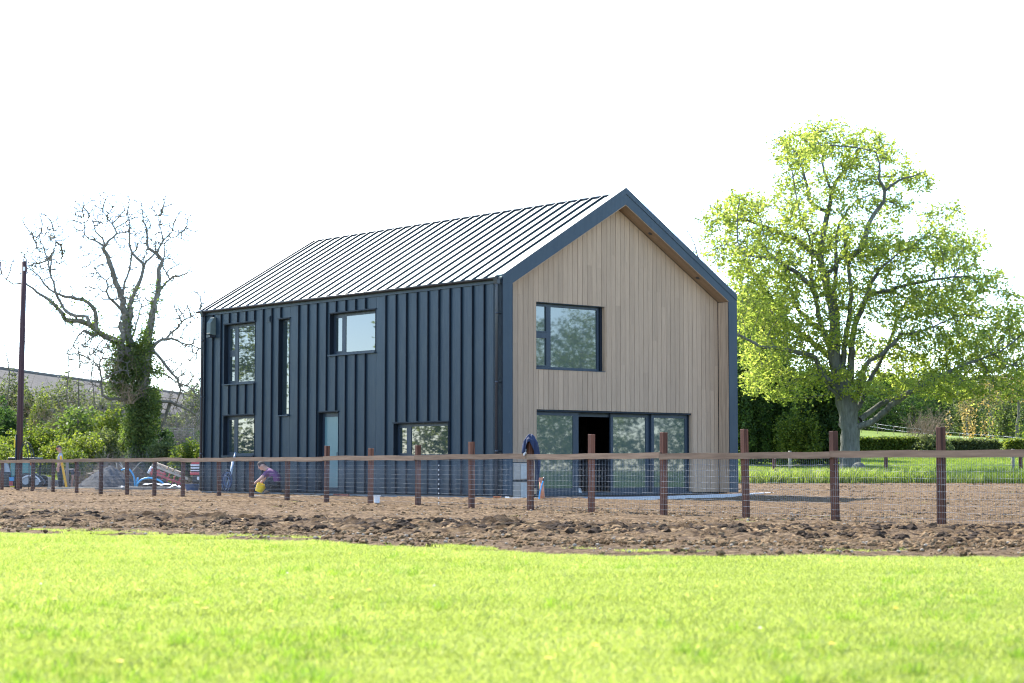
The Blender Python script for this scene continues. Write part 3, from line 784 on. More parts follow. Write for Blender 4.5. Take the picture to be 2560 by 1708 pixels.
    # netting under this rail, one panel per bay
M_wire = simple('galvanised_wire', (.17,.185,.205), .5, 0, bs=0, var=.05)
for a in range(len(pos)-1):
    p0, p1 = pos[a], pos[a+1]; ln = (p1-p0).length; nv = max(2, round(ln/.05)); V = []; F = []
    hw = .0011
    def bar(x0, x1, y, z0, z1):
        b0 = len(V)
        for z in (z0, z1):
            for yy_ in (y-hw, y+hw):
                for x in (x0, x1): V.append((x, yy_, z))
        F.extend([(b0,b0+2,b0+3,b0+1),(b0+4,b0+5,b0+7,b0+6),(b0,b0+1,b0+5,b0+4),(b0+2,b0+6,b0+7,b0+3),(b0,b0+4,b0+6,b0+2),(b0+1,b0+3,b0+7,b0+5)])
    for k in range(nv):
        x = ln*(k/nv-.5)+ln/nv/2; sg = .006*math.sin(k*.31+a*2)
        bar(x-hw+sg*.2, x+hw+sg*.2, -.056, .0, rail_z(p0)-.05)
    for k in range(11):
        z = .03+k*.1
        for j in range(4):
            xa, xb = ln*(j/4-.5), ln*((j+1)/4-.5); zz = z+.006*math.sin(k*1.3+j*1.9+a*2.1)
            bar(xa, xb, -.0595, zz-hw*1.3, zz+hw*1.3)
    me = np_mesh('wire_panel', np.array(V), np.array(F), M_wire); mid = (p0+p1)/2
    o = link('wire_panel', me, fence, loc=fl(Vector((mid.x, mid.y, 0))), rot=(0, 0, ang)); o['kind'] = 'stuff'

# ------------------------------------------------------------------ trees
M_bark = simple('bark_grey', (.125,.135,.105), .9, var=.5, scale=2.2, bs=1.0, bd=.04)
M_bark2 = simple('bark_brown', (.10,.085,.06), .9, var=.4, scale=3, bs=.8, bd=.03)
def mat_bark(name, a, b_):
    m, t, b, o = nodes(name)
    v = wpos(t, (5,5,.9)); n = noise(t, v, 1.6, 6, .7); n2 = noise(t, wpos(t), .9, 3)
    t.links.new(ramp(t, mixc(t, .35, n, n2), [(.32, a), (.66, b_)]), b.inputs['Base Color'])
    b.inputs['Roughness'].default_value = .95; b.inputs['Specular IOR Level'].default_value = .15; bump(t, n, b, 1.0, .09); return m
M_trunk = mat_bark('trunk_bark', (.045,.045,.036), (.20,.20,.165))
M_leaf = mat_leafy('spring_leaves', [(.22,(.12,.155,.032)),(.5,(.23,.265,.056)),(.8,(.35,.355,.10))], (1.7,1.8,1.15), .6, .35, .7, spec=.15)
M_ivy = mat_leafy('ivy_leaves', [(.25,(.05,.074,.026)),(.6,(.11,.14,.044)),(.85,(.23,.25,.08))], (2,2.4,1), .35, .6, .6, spec=.2)
M_bush = mat_leafy('bush_leaves', [(.2,(.04,.07,.014)),(.5,(.10,.135,.02)),(.8,(.22,.235,.045))], (1.8,1.85,1.0), .45, .3)
M_bush2 = mat_leafy('dull_leaves', [(.2,(.045,.062,.024)),(.5,(.10,.12,.044)),(.8,(.19,.20,.085))], (1.8,1.9,1.1), .4, .3)
M_dkleaf = mat_leafy('dark_leaves', [(.2,(.025,.045,.02)),(.55,(.055,.09,.03)),(.85,(.12,.16,.045))], (1.8,2.2,1), .3, .3, .8, spec=.08)
M_orange = mat_leafy('young_bronze_leaves', [(.2,(.20,.15,.05)),(.5,(.33,.24,.09)),(.8,(.42,.36,.14))], (1.7,1.5,1), .45, .3)
M_twig = simple('twig_bark', (.13,.105,.075), .9, bs=0, var=.3, scale=1.5)
M_twig2 = simple('grey_twigs', (.20,.17,.16), .9, bs=0, var=.3, scale=2)
M_twig3 = simple('bramble_stems', (.28,.20,.12), .9, bs=0, var=.4, scale=2)

def spline(pts, step=.3):
    pts = [np.array(p, float) for p in pts]; Q = [2*pts[0]-pts[1]]+pts+[2*pts[-1]-pts[-2]]; out = []
    for i in range(1, len(Q)-2):
        p0, p1, p2, p3 = Q[i-1:i+3]; n = max(1, int(np.linalg.norm(p2-p1)/step))
        for k in range(n):
            t = k/n; out.append(.5*((2*p1)+(-p0+p2)*t+(2*p0-5*p1+4*p2-p3)*t*t+(-p0+3*p1-3*p2+p3)*t**3))
    out.append(pts[-1]); return np.array(out)

def colonize(nodes0, A, D=.35, dk=.5, di=4.0, iters=70, up=.05, maxn=14000, jit=.12, r=None):
    """space colonisation: returns positions and parents, the first len(nodes0) being given"""
    r = r or np.random.default_rng(1); pos = np.array(nodes0, float); par = list(range(-1, len(pos)-1))
    A = np.array(A, float); alive = np.ones(len(A), bool)
    best = np.full(len(A), 1e9); bi = np.zeros(len(A), int)
    def upd(ids):
        for c in range(0, len(ids), 600):
            q = ids[c:c+600]; dd = ((A[:, None]-pos[None, q])**2).sum(-1); m = dd.argmin(1); v = dd[np.arange(len(A)), m]
            k = v < best; best[k] = v[k]; bi[k] = q[m[k]]
    upd(np.arange(len(pos)))
    for it in range(iters):
        k = alive & (best < di*di)
        if not k.any() or len(pos) > maxn: break
        src = bi[k]; dv = A[k]-pos[src]; dv /= np.linalg.norm(dv, axis=1, keepdims=True)+1e-9
        u, inv = np.unique(src, return_inverse=True); acc = np.zeros((len(u), 3)); np.add.at(acc, inv, dv)
        acc += r.normal(0, jit, acc.shape)*np.sqrt(np.bincount(inv))[:, None]; acc[:, 2] += up
        acc /= np.linalg.norm(acc, axis=1, keepdims=True)+1e-9
        new = pos[u]+acc*D
        # do not grow the same point twice
        base = len(pos); pos = np.vstack([pos, new]); par += list(u); upd(np.arange(base, len(pos)))
        alive &= best > dk*dk
    return pos, np.array(par)

def pipe_radii(par, tip=.006, e=2.3, fixed=0):
    n = len(par); acc = np.zeros(n); kids = np.zeros(n, int)
    for i in range(n-1, fixed-1, -1):
        if kids[i] == 0: acc[i] = tip**e
        if par[i] >= 0: acc[par[i]] += acc[i]; kids[par[i]] += 1
    return acc**(1/e), kids

def prisms(P0, P1, R0, R1, n=4):
    """tubes between pairs of points, all at once"""
    d = P1-P0; ln = np.linalg.norm(d, axis=1, keepdims=True)+1e-9; d = d/ln
    ref = np.where(np.abs(d[:, 2:3]) < .9, [[0, 0, 1.]], [[1., 0, 0]]); a = np.cross(d, ref); a /= np.linalg.norm(a, axis=1, keepdims=True); b = np.cross(d, a)
    an = np.arange(n)*2*np.pi/n; ring = a[:, None]*np.cos(an)[None, :, None]+b[:, None]*np.sin(an)[None, :, None]
    V = np.concatenate([(P0-d*R0[:, None]*.3)[:, None]+ring*R0[:, None, None], (P1+d*R1[:, None]*.3)[:, None]+ring*R1[:, None, None]], 1).reshape(-1, 3)
    m = len(P0); base = (np.arange(m)*2*n)[:, None]; k = np.arange(n)
    F = np.stack([base+k, base+(k+1) % n, base+n+(k+1) % n, base+n+k], -1).reshape(-1, 4)
    return V, F
def tube_np(C, Rd, n=9, r=None, rough=.0):
    C = np.array(C); m = len(C); T = np.gradient(C, axis=0); T /= np.linalg.norm(T, axis=1, keepdims=True)+1e-9
    a = np.zeros_like(C); p = np.cross(T[0], [0.3, 0.9, .1]); p /= np.linalg.norm(p)
    for i in range(m):
        p = p-T[i]*p.dot(T[i]); p /= np.linalg.norm(p)+1e-9; a[i] = p
    b = np.cross(T, a); an = np.arange(n)*2*np.pi/n
    rr = Rd[:, None]*(1+(rough*r.normal(0, 1, (m, n)) if rough else 0))
    V = (C[:, None]+(a[:, None]*np.cos(an)[None, :, None]+b[:, None]*np.sin(an)[None, :, None])*rr[..., None]).reshape(-1, 3)
    k = np.arange(n); base = (np.arange(m-1)*n)[:, None]
    return V, np.stack([base+k, base+(k+1) % n, base+n+(k+1) % n, base+n+k], -1).reshape(-1, 4)
def joinVF(parts):
    V = []; F = []; o = 0
    for v, f in parts: V.append(v); F.append(f+o); o += len(v)
    return np.vstack(V), np.vstack(F)
def leaves(C, size, r, spread, k, up=.35, asp=.62):
    """k leaves round each centre; every leaf a bent kite of two triangles"""
    C = np.repeat(C, k, 0); n = len(C); C = C+r.normal(0, 1, (n, 3))*spread
    s = size*(.6+.8*r.random(n)); nr = r.normal(0, 1, (n, 3)); nr[:, 2] = np.abs(nr[:, 2])+up; nr /= np.linalg.norm(nr, axis=1, keepdims=True)
    d = r.normal(0, 1, (n, 3)); d -= nr*(d*nr).sum(1, keepdims=True); d /= np.linalg.norm(d, axis=1, keepdims=True); w_ = np.cross(nr, d)
    S_ = s[:, None]
    V = np.stack([C-d*S_*.5, C+w_*S_*asp*.5+nr*S_*.10, C+d*S_*.5-nr*S_*.12, C-w_*S_*asp*.5+nr*S_*.10], 1).reshape(-1, 3)
    F = np.arange(4*n).reshape(-1, 4); return V, F, np.repeat(r.random(n), 4)
def leaf_obj(name, C, size, r, spread, k, mat, parent=None, **kw):
    V, F, T = leaves(np.array(C), size, r, spread, k, **kw)
    # two triangles per leaf so that the fold reads
    F3 = np.concatenate([F[:, [0, 1, 2]], F[:, [0, 2, 3]]])
    return link(name, np_mesh(name, V, F3, mat, False, {'tone': ('POINT', T)}), parent)

def ellipsoid_pts(c, rad, n, r, hollow=.35):
    d = r.normal(0, 1, (n, 3)); d /= np.linalg.norm(d, axis=1, keepdims=True)
    q = (hollow**3+(1-hollow**3)*r.random(n))**(1/3); return np.array(c)+d*q[:, None]*np.array(rad)

def PX(lst, Y, dy=None, s=1.0):
    """photograph points -> world points at depth Y (+ offsets)"""
    out = []
    for i, (a, b_) in enumerate(lst):
        off = 0 if dy is None else np.interp(i/(max(1, len(lst)-1)), np.linspace(0, 1, len(dy)), dy)
        out.append(np.array(P(a*s, b_*s, Y+off)))
    return out

# ---- the big tree in fresh leaf
def big_tree():
    r = np.random.default_rng(4); Y = 80.0
    limbs = [
     ([(2126,1200),(2126,1130),(2122,1060),(2120,1026),(2110,978),(2098,936),(2085,881),(2086,830),(2083,788),(2077,750),(2063,692),(2050,639),(2058,597),(2067,543),(2083,474),(2102,436),(2136,402),(2150,375)], [0,0,0,.3,.5,.7], .45, .03),
     ([(2090,905),(2052,807),(2037,738),(2027,681),(2031,639),(2022,590)], [0,-1,-1.5], .13, .04),
     ([(2040,745),(2029,717),(1991,681),(1964,666),(1937,643),(1891,643),(1850,620)], [-1,-2,-3], .11, .03),
     ([(2050,650),(2041,635),(2006,608),(1968,589),(1926,574),(1884,555),(1840,548),(1790,530)], [.3,1,2], .13, .03),
     ([(2105,990),(2091,968),(2049,929),(2039,894),(1994,881),(1939,869),(1903,866),(1848,839),(1810,845)], [0,-1.5,-3.5], .13, .02),
     ([(2105,960),(2080,900),(2010,840),(1950,800),(1900,760),(1850,735)], [0,2,4], .15, .03),
     ([(2115,1010),(2090,985),(2062,955),(2050,930)], [0,-.8,-1], .10, .03),
     ([(2120,1020),(2136,1000),(2152,968),(2165,913),(2220,874),(2253,836),(2301,829),(2370,800)], [0,-1,-2.5], .13, .02),
     ([(2125,1035),(2146,1020),(2160,985),(2175,952),(2198,907),(2225,850),(2250,780),(2290,720)], [0,.8,2.5], .11, .02),
     ([(2125,960),(2130,880),(2129,849),(2144,796),(2167,738),(2197,677),(2240,640)], [0,-.7,-2], .16, .03),
     ([(2122,1085),(2146,1066),(2172,1058),(2204,1036),(2243,1003),(2290,972),(2350,940),(2430,905),(2500,880)], [0,-.5,-1.5,-3], .15, .015),
     ([(2150,1050),(2200,1010),(2260,990),(2330,940),(2420,950),(2480,930)], [0,1.5,3.5], .12, .025),
     ([(2095,800),(2085,740),(2090,681),(2092,589),(2110,540),(2140,500)], [0,1.5,2], .12, .03),
     ([(2105,930),(2115,834),(2127,742),(2117,635),(2110,560)], [0,-.6,-1], .13, .04),
     ([(2120,660),(2121,650),(2159,612),(2174,555),(2209,505),(2213,478),(2197,447),(2201,409),(2190,380)], [-1,-1,-2], .13, .025),
     ([(2209,505),(2213,478),(2247,451),(2282,440),(2310,430)], [-1.6,-1.8,-2], .06, .02),
     ([(2070,530),(2035,515),(2025,501),(2012,447),(2002,402),(1970,360)], [.6,1,2], .09, .025),
     ([(2080,480),(2060,430),(2055,380),(2040,345)], [.7,.8,.8], .06, .02),
     ([(2060,700),(2110,640),(2160,640),(2230,620),(2290,600),(2330,590)], [.3,2.5,4], .10, .025),
     ([(2170,740),(2240,720),(2330,700),(2420,690)], [0,-2,-3], .09, .025),
     ([(2085,860),(2060,830),(2000,780),(1960,700),(1900,690),(1830,670)], [0,3,4.5], .12, .03),
    ]
    root = empty('leafy_tree', tuple(P(2126, 1192, Y)), 0, 'large spreading tree in fresh yellow-green leaf standing right of the house', 'tree')
    o0 = np.array(root.location); parts = []; nodes0 = []; nr = []
    for pts, dy, r0, r1 in limbs:
        C = spline(PX(pts, Y, dy), .28); n = len(C); u = np.linspace(0, 1, n)
        C[2:, :] += (r.normal(0, .018, (n-2, 3))) if n > 2 else 0
        Rd = r0*(1-u)**.75*(1-.0)+r1*(1-(1-u)**.75)
        if r0 == .45:
            z = C[:, 2]-o0[2]; Rd = np.interp(z, [0,2.2,3.2,4.5,6.5,9,15], [.40,.39,.44,.31,.22,.15,.03])+.12*np.exp(-z.clip(0)/.35)
        parts.append(tube_np(C, Rd, 11 if r0 > .1 else 7, r, .05 if r0 > .2 else .03)); nodes0.append(C); nr.append(Rd)
    # burrs and root flare
    for k in range(9):
        a = 6.28*k/9+.3; b_ = o0+np.array([math.cos(a)*.38, math.sin(a)*.38, .35]); e_ = o0+np.array([math.cos(a)*.75, math.sin(a)*.75, -.15])
        parts.append(tube_np(spline([b_+[0,0,.5], b_, e_], .2), np.linspace(.10, .05, len(spline([b_+[0,0,.5], b_, e_], .2))), 7, r, .05))
    nodes0 = np.vstack(nodes0); k0 = nodes0[:, 2] > o0[2]+3.2; nodes0 = nodes0[k0]
    s = 1.0894; m2 = 1/sc_at(Y)
    CL = [(1830,345,70,50),(1900,320,80,50),(1980,345,80,55),(2060,395,65,45),(2110,420,40,30),(1800,440,60,55),(1700,480,70,45),(1650,520,60,45),(1800,540,90,55),(1930,440,90,60),(1960,560,100,60),
          (2050,480,50,40),(2040,590,80,50),(2140,570,80,45),(2200,600,60,40),(1740,600,80,50),(1700,640,40,40),(1850,640,80,60),(1770,720,80,55),(1950,680,70,50),(2060,700,90,50),(2180,690,80,50),(2260,740,80,45),(2340,745,70,40),
          (1760,820,70,55),(1850,780,70,50),(1860,860,60,40),(1990,800,60,40),(2120,800,90,45),(2230,830,90,40),(2330,820,60,35),(2150,880,90,30),(2260,890,60,25),(1730,880,40,40),(1800,910,50,30),(1640,580,35,40),(1950,860,50,25),(2420,800,70,50),(1720,540,60,40),(2000,620,60,45),(1900,560,60,40),(1830,480,60,45),(2100,650,60,40),(2090,750,60,40),(1930,760,60,45),(2290,860,60,30),(2380,860,50,30),(2190,840,60,35),(1800,770,50,45),(1720,760,50,40),(1770,870,55,40),(1700,700,45,50),(2330,700,50,30),(2040,860,50,30),(2240,660,35,35),(2350,905,60,28),(2210,925,60,24),(2400,870,50,30),(2300,800,60,35),(1990,900,50,30),(2160,500,60,42),(2225,560,50,40),(2270,645,50,38),(2130,700,70,40),(2200,780,70,40),(2080,830,60,35),(2180,860,60,30),(2300,780,50,35),(1760,660,60,50),(1690,590,50,45)]
    A = []
    for (cx, cy, rx, ry) in CL:
        dpt = r.uniform(-3.2, 3.2)*(1 if 1680 < cx < 2250 else .5)
        for rep in range(2 if rx >= 70 else 1):
            c = np.array(P(cx*s, cy*s, Y+dpt*(1 if rep == 0 else -1)))
            A.append(ellipsoid_pts(c, (rx*s*m2, 1.7, ry*s*m2), int(60+rx*ry/30), r, .25))
    A = np.vstack(A); A = A[(A[:, 2] > 3.6)]
    pos, par = colonize(nodes0, A, .26, .34, 5.0, 70, .02, 22000, .18, r); nf = len(nodes0)
    rd, kids = pipe_radii(par, .0085, 2.35, nf); idx = np.arange(nf, len(pos)); pr_ = par[idx]
    R1 = np.minimum(rd[idx], .085); R0 = np.where(pr_ < nf, np.minimum(R1*1.1, .09), np.minimum(rd[pr_], .085))
    parts.append(prisms(pos[pr_], pos[idx], R0, R1, 4))
    V, F = joinVF(parts); link('trunk', np_mesh('trunk', V-o0, F, M_trunk, True), root)
    tips = idx[(rd[idx] < .022)]
    C = pos[tips]-o0
    leaf_obj('crown', C, .14, r, .115, 11, M_leaf, root)
    return root
big_tree()

# ---- bare tree clad in ivy, behind the left end of the house
def bare_tree():
    r = np.random.default_rng(9); Y = 86.0
    L_ = [
     ([(343,1232),(345,1150),(351,1107),(359,1047),(359,998),(357,939),(356,900),(345,881),(327,860),(319,827),(310,780),(302,740),(289,707),(278,674),(270,642),(257,620)], [0,0,0,-.5], .42, .09, 1),
     ([(359,960),(362,920),(366,889),(368,881),(373,827),(381,786),(389,745),(396,723),(395,696),(400,663),(407,652),(389,633),(370,623),(368,582),(360,560)], [0,.4,.9], .28, .035, 1),
     ([(350,940),(335,900),(300,860),(262,840),(234,821),(207,805),(163,798),(144,770),(114,745),(82,723),(63,710),(33,710),(18,700),(5,685)], [0,-1,-2], .22, .02, 1),
     ([(240,825),(234,772),(207,750),(163,740),(123,723),(101,696),(82,677),(66,670)], [-1.3,-2,-2.4], .12, .02, 1),
     ([(225,812),(218,794),(174,786),(144,745),(136,718),(125,680),(117,642),(101,606),(79,587)], [-1.5,-1.6,-1.2], .09, .018, 0),
     ([(127,690),(128,660),(128,642),(140,606),(138,590),(133,579)], [-1.4,-1,-1], .05, .015, 0),
     ([(258,622),(272,601),(291,584),(280,560),(264,541),(255,528)], [-.5,0,0], .07, .02, 0),
     ([(262,630),(257,612),(237,601),(212,587),(210,541)], [-.5,-1,-1], .06, .015, 0),
     ([(262,612),(255,595),(241,579),(231,554),(222,540)], [-.5,-.8,-.6], .05, .015, 0),
     ([(319,830),(325,790),(327,753),(340,723),(354,691),(359,669),(354,655),(330,633),(321,614),(325,584),(324,554),(318,535)], [0,.5,1.2], .16, .02, 1),
     ([(305,760),(308,731),(313,707),(324,677),(328,642),(330,633)], [-.2,0,.6], .08, .03, 0),
     ([(357,672),(366,655),(376,644),(389,633)], [.8,.8,.9], .06, .04, 0),
     ([(396,730),(417,707),(436,692)], [.9,1.2,1.3], .07, .04, 0), ([(425,700),(418,685),(408,669),(404,655)], [1,1,.9], .04, .03, 0),
     ([(392,640),(400,615),(408,601),(420,588),(433,579),(455,580)], [.9,1,1], .06, .015, 0),
     ([(408,601),(403,580),(400,563),(403,540)], [1,1,1], .04, .015, 0), ([(404,655),(410,640),(412,610),(425,595),(440,590)], [1,1.3,1.4], .04, .015, 0),
     ([(310,785),(294,764),(272,745),(268,729),(267,701),(242,680),(229,658),(222,635)], [0,-1,-1.2], .08, .015, 0),
     ([(272,748),(258,748),(248,735),(240,722)], [-1,-1,-1], .04, .015, 0),
     ([(330,845),(345,800),(352,770),(372,762),(390,755)], [.5,1.2,1.5], .05, .02, 0),
     ([(365,890),(381,868),(403,851),(428,846),(457,857),(480,862),(498,868)], [0,.3,1], .12, .02, 0),
     ([(415,848),(425,835),(441,821),(463,797),(480,790),(490,786),(500,770)], [.4,.6,.8], .06, .015, 0),
     ([(365,900),(386,881),(408,905),(430,931),(446,958),(448,988),(440,1010)], [0,.4,1.2], .10, .03, 0),
     ([(448,960),(470,965),(490,985),(500,1000)], [1,1,1], .05, .02, 0), ([(362,935),(384,929),(414,937),(440,955)], [0,.5,1], .08, .03, 0),
     ([(360,1010),(378,1008),(410,1004),(438,1010),(477,1028),(495,1045)], [0,.6,1.2], .12, .03, 0),
     ([(425,1008),(420,1030),(408,1055),(395,1085)], [.8,1,1], .09, .06, 0),
     ([(350,985),(320,1000),(289,998),(274,998),(256,988),(254,948),(248,919),(258,885),(270,870)], [0,-.8,-1.6], .10, .02, 0),
     ([(250,925),(240,910),(225,900)], [-1.4,-1.4,-1.4], .03, .012, 0), ([(256,950),(270,945),(285,935)], [-1.4,-1.4,-1.4], .03, .012, 0),
     ([(240,835),(232,838),(218,830),(210,828)], [-1,-1,-1], .10, .06, 1),
     ([(300,905),(307,850),(303,820),(302,805)], [-.4,-.6,-.6], .16, .09, 1),
    ]
    root = empty('ivy_clad_tree', tuple(P(345, 1212, Y)), 0, 'bare spreading tree with ivy up its trunk and limbs, left of the house', 'tree')
    o0 = np.array(root.location); parts = []; N0 = []; ivy = []; tipc = []
    for pts, dy, r0, r1, iv in L_:
        C = spline(PX(pts, Y, dy), .22); n = len(C); u = np.linspace(0, 1, n); C[1:] += r.normal(0, .022, (n-1, 3)); Rd = r0+(r1-r0)*u**.8
        parts.append(tube_np(C, Rd, 8, r, .07)); N0.append(C)
        tipc += [(C[-1], 1.0), (C[int(n*.8)], .9)]+([(C[int(n*.55)], .8)] if r0 < .13 else [])
        if iv:
            for k in range(n):
                if C[k, 2] < 9.2 and u[k] < (.72 if r0 > .2 else .45): ivy.append((C[k], Rd[k]))
    N0 = np.vstack(N0)
    A = np.vstack([ellipsoid_pts(c+np.array([0, 0, .25]), (q*1.0, q*.9, q*.9), 60, r, .1) for c, q in tipc])
    for (cx, cy, rx, ry) in [(300,555,60,30),(340,560,40,40),(365,600,40,40),(120,600,40,40),(450,790,40,40),(465,880,45,40),(470,940,40,50),(230,870,40,60),(200,880,40,40),(330,740,50,40),(90,660,40,30),(150,640,30,30)]:
        c = np.array(P(cx, cy, Y+r.uniform(-1.5, 1.5))); A = np.vstack([A, ellipsoid_pts(c, (rx/55, 1.2, ry/55), 110, r, .1)])
    pos, par = colonize(N0, A, .14, .17, 2.2, 70, .03, 22000, .34, r); nf = len(N0)
    rd, kids = pipe_radii(par, .013, 2.6, nf); idx = np.arange(nf, len(pos)); pr_ = par[idx]
    R1 = np.minimum(rd[idx], .05); R0 = np.where(pr_ < nf, R1*1.1, np.minimum(rd[pr_], .05)); parts.append(prisms(pos[pr_], pos[idx], R0, R1, 3 if False else 4))
    V, F = joinVF(parts); link('trunk', np_mesh('trunk', V-o0, F, mat_bark('hazed_bark', (.10,.092,.075), (.27,.245,.195)), True), root)  # pale bark carries the veiling glare round the twigs in its colour
    C = []
    for c, q in ivy:
        n = int(9+75*q); d = r.normal(0, 1, (n, 3)); d /= np.linalg.norm(d, axis=1, keepdims=True); C.append(c+d*(q+.04+.16*r.random((n, 1))))
    # thick ivy mass low on the trunk
    for (cx, cy, rx, ry, n) in [(330,960,42,60,900),(350,900,32,55,800),(345,1030,30,60,700),(300,870,30,35,300),(365,860,20,50,350),(300,920,40,40,500),(290,960,35,40,350),(392,925,22,25,120),(335,1080,34,50,900),(350,1050,26,60,900),(318,935,40,50,500),(375,1040,24,80,900),(385,1000,20,40,300),(345,1150,26,60,900),(372,1120,20,50,400)]:
        C.append(ellipsoid_pts(np.array(P(cx, cy, Y)), (rx/55, 1.0, ry/55), int(n*1.3), r, .3))
    leaf_obj('ivy', np.vstack(C)-o0, .12, r, .07, 2, M_ivy, root)
    return root
bare_tree()

# ---- generic generators
def gen_tree(seed, height, crown, mat, n_att=900, leaf=.3, k=7, spread=.3, trunk_r=.25, split=.25, bark=None, ivy=0, lean=0.0, tipmax=.03, D=.45, hollow=.3):
    """crown: list of (x, y, z, rx, ry, rz) in metres; returns (trunk mesh, crown mesh, ivy mesh)"""
    r = np.random.default_rng(seed); stem = [(0, 0, -.3)]
    for i in range(1, 7): stem.append((lean*i*.2+r.normal(0, .08), r.normal(0, .08), height*.72*i/6))
    C0 = spline(stem, .35); u = np.linspace(0, 1, len(C0)); Rd = trunk_r*(1-u*.8)*(1+.5*np.exp(-C0[:, 2].clip(0)/.4)*.6)
    parts = [tube_np(C0, Rd, 9, r, .05)]; N0 = C0[C0[:, 2] > height*split]
    vol = np.array([c[3]*c[4]*c[5] for c in crown]); vol = vol**.8; vol = vol/vol.sum()
    A = np.vstack([ellipsoid_pts(c[:3], c[3:], max(8, int(n_att*v)), r, hollow) for c, v in zip(crown, vol)])
    pos, par = colonize(N0, A, D, D*1.4, 9, 60, .05, 6000, .15, r); nf = len(N0)
    rd, kids = pipe_radii(par, .012, 2.3, nf); idx = np.arange(nf, len(pos)); pr_ = par[idx]; R1 = np.minimum(rd[idx], trunk_r*.45)
    parts.append(prisms(pos[pr_], pos[idx], np.where(pr_ < nf, R1*1.1, np.minimum(rd[pr_], trunk_r*.45)), R1, 4))
    V, F = joinVF(parts); tm = np_mesh('trunk', V, F, bark or M_bark2, True)
    tips = pos[idx[rd[idx] < tipmax]]
    cm = None
    if k:
        V, F, T = leaves(tips, leaf, r, spread, k); cm = np_mesh('crown', V, np.concatenate([F[:, [0,1,2]], F[:, [0,2,3]]]), mat, False, {'tone': ('POINT', T)})
    im = None
    if ivy:
        q = C0[C0[:, 2] < height*ivy]; d = r.normal(0, 1, (len(q)*60, 3)); d /= np.linalg.norm(d, axis=1, keepdims=True); d[:, 2] *= .5
        c = np.repeat(q, 60, 0)+d*(trunk_r+.25+.35*r.random((len(d), 1)))*np.array([1, 1, 1])
        V, F, T = leaves(c, .2, r, .12, 2); im = np_mesh('ivy', V, np.concatenate([F[:, [0,1,2]], F[:, [0,2,3]]]), M_ivy, False, {'tone': ('POINT', T)})
    return tm, cm, im
def put_tree(name, meshes, loc, rz, s, label, cat='tree', group=None):
    t = empty(name, loc, rz, label, cat, group); t.scale = (s, s, s) if not hasattr(s, '__len__') else s
    for nm, me in zip(('trunk', 'crown', 'ivy'), meshes):
        if me is not None: link(nm, me, t)
    return t
def bush_mesh(seed, blobs, n, leaf, mat, name='bush', hollow=.45, spread=.06, up=.3, nz=.28):
    r = np.random.default_rng(seed); vol = np.array([b_[3]*b_[4]*b_[5] for b_ in blobs])**.7; vol /= vol.sum(); C = []
    for b_, v in zip(blobs, vol):
        m = max(20, int(n*v)); d = r.normal(0, 1, (m, 3)); d /= np.linalg.norm(d, axis=1, keepdims=True)
        q = (hollow**3+(1-hollow**3)*r.random(m))**(1/3)
        lump = 1+nz*fbm(d[:, 0]*2.3+seed, d[:, 1]*2.3+d[:, 2]*3.1, 3)*1.6
        C.append(np.array(b_[:3])+d*(q*lump)[:, None]*np.array(b_[3:]))
    C = np.vstack(C); C = C[C[:, 2] > -.1]
    V, F, T = leaves(C, leaf, r, spread, 2, up); return np_mesh(name, V, np.concatenate([F[:, [0,1,2]], F[:, [0,2,3]]]), mat, False, {'tone': ('POINT', T)})
def twig_mesh(seed, w_, h_, n, mat, rad=.007, curl=.5, d_=None, name='twigs'):
    """tangle of thin bare stems arching out of the ground"""
    r = np.random.default_rng(seed); P0 = []; P1 = []; R0 = []; R1 = []
    for i in range(n):
        p = np.array([r.normal(0, w_*.35), r.normal(0, (d_ or w_)*.35), 0.]); hh = h_*(.4+.6*r.random()); v = np.array([r.normal(0, .35), r.normal(0, .35), 1.0]); st = 7; rr = rad*(.7+.8*r.random())
        for k in range(st):
            v = v+r.normal(0, curl*.35, 3)*[1, 1, .7]; v /= np.linalg.norm(v); q = p+v*hh/st; P0.append(p); P1.append(q); R0.append(rr*(1-.8*k/st)); R1.append(rr*(1-.8*(k+1)/st))
            if r.random() < .5:
                v2 = v+r.normal(0, .7, 3); v2 /= np.linalg.norm(v2); q2 = q+v2*hh*.16; P0 += [q, q2]; v3 = v2+r.normal(0, .4, 3); v3 /= np.linalg.norm(v3); P1 += [q2, q2+v3*hh*.12]; R0 += [rr*.5, rr*.35]; R1 += [rr*.35, rr*.15]
            p = q
    V, F = prisms(np.array(P0), np.array(P1), np.array(R0), np.array(R1), 3); return np_mesh(name, V, F, mat)

# ------------------------------------------------------------------ planting on the left bank
def G(x, y): return float(gz(x, y))
def at(px, Y): 
    x = (px-1280)/FPX*(Y*_c); return x*(1.0)
def spot(px, Y):
    x = at(px, Y); return (x, Y, G(x, Y))
def px_bush(px0, px1, ytop, Y, seed, mat, label, n=2600, leaf=.13, cat='bush', name='bush', depth=None, ybot=None, group=None, nb=5, hollow=.45, nz=.28):
    """a bush as wide and as tall as the photograph shows it at depth Y"""
    r = np.random.default_rng(seed); cx = (px0+px1)/2; x, y, z = spot(cx, Y); w_ = (px1-px0)/sc_at(Y); h_ = P(cx, ytop, Y).z-z
    if ybot is not None: z = P(cx, ybot, Y).z; h_ = P(cx, ytop, Y).z-z
    d_ = depth or min(w_, 3.0); bl = []
    for k in range(nb):
        u = (k+.5)/nb-.5; rr = w_/nb*(.9+.35*r.random()); hh = h_*(.62+.38*(1-abs(u)*1.1)*r.uniform(.8, 1.1)); hh = min(hh, h_)
        bl.append((u*w_*.85, r.uniform(-.25, .25)*d_, hh*.48, min(rr, w_*.5), d_*.42, hh*.54))
    me = bush_mesh(seed, bl, n, leaf, mat, name, hollow, nz=nz); o = link(name, me, None, (x, y, z)); return tagd(o, label, cat, group)

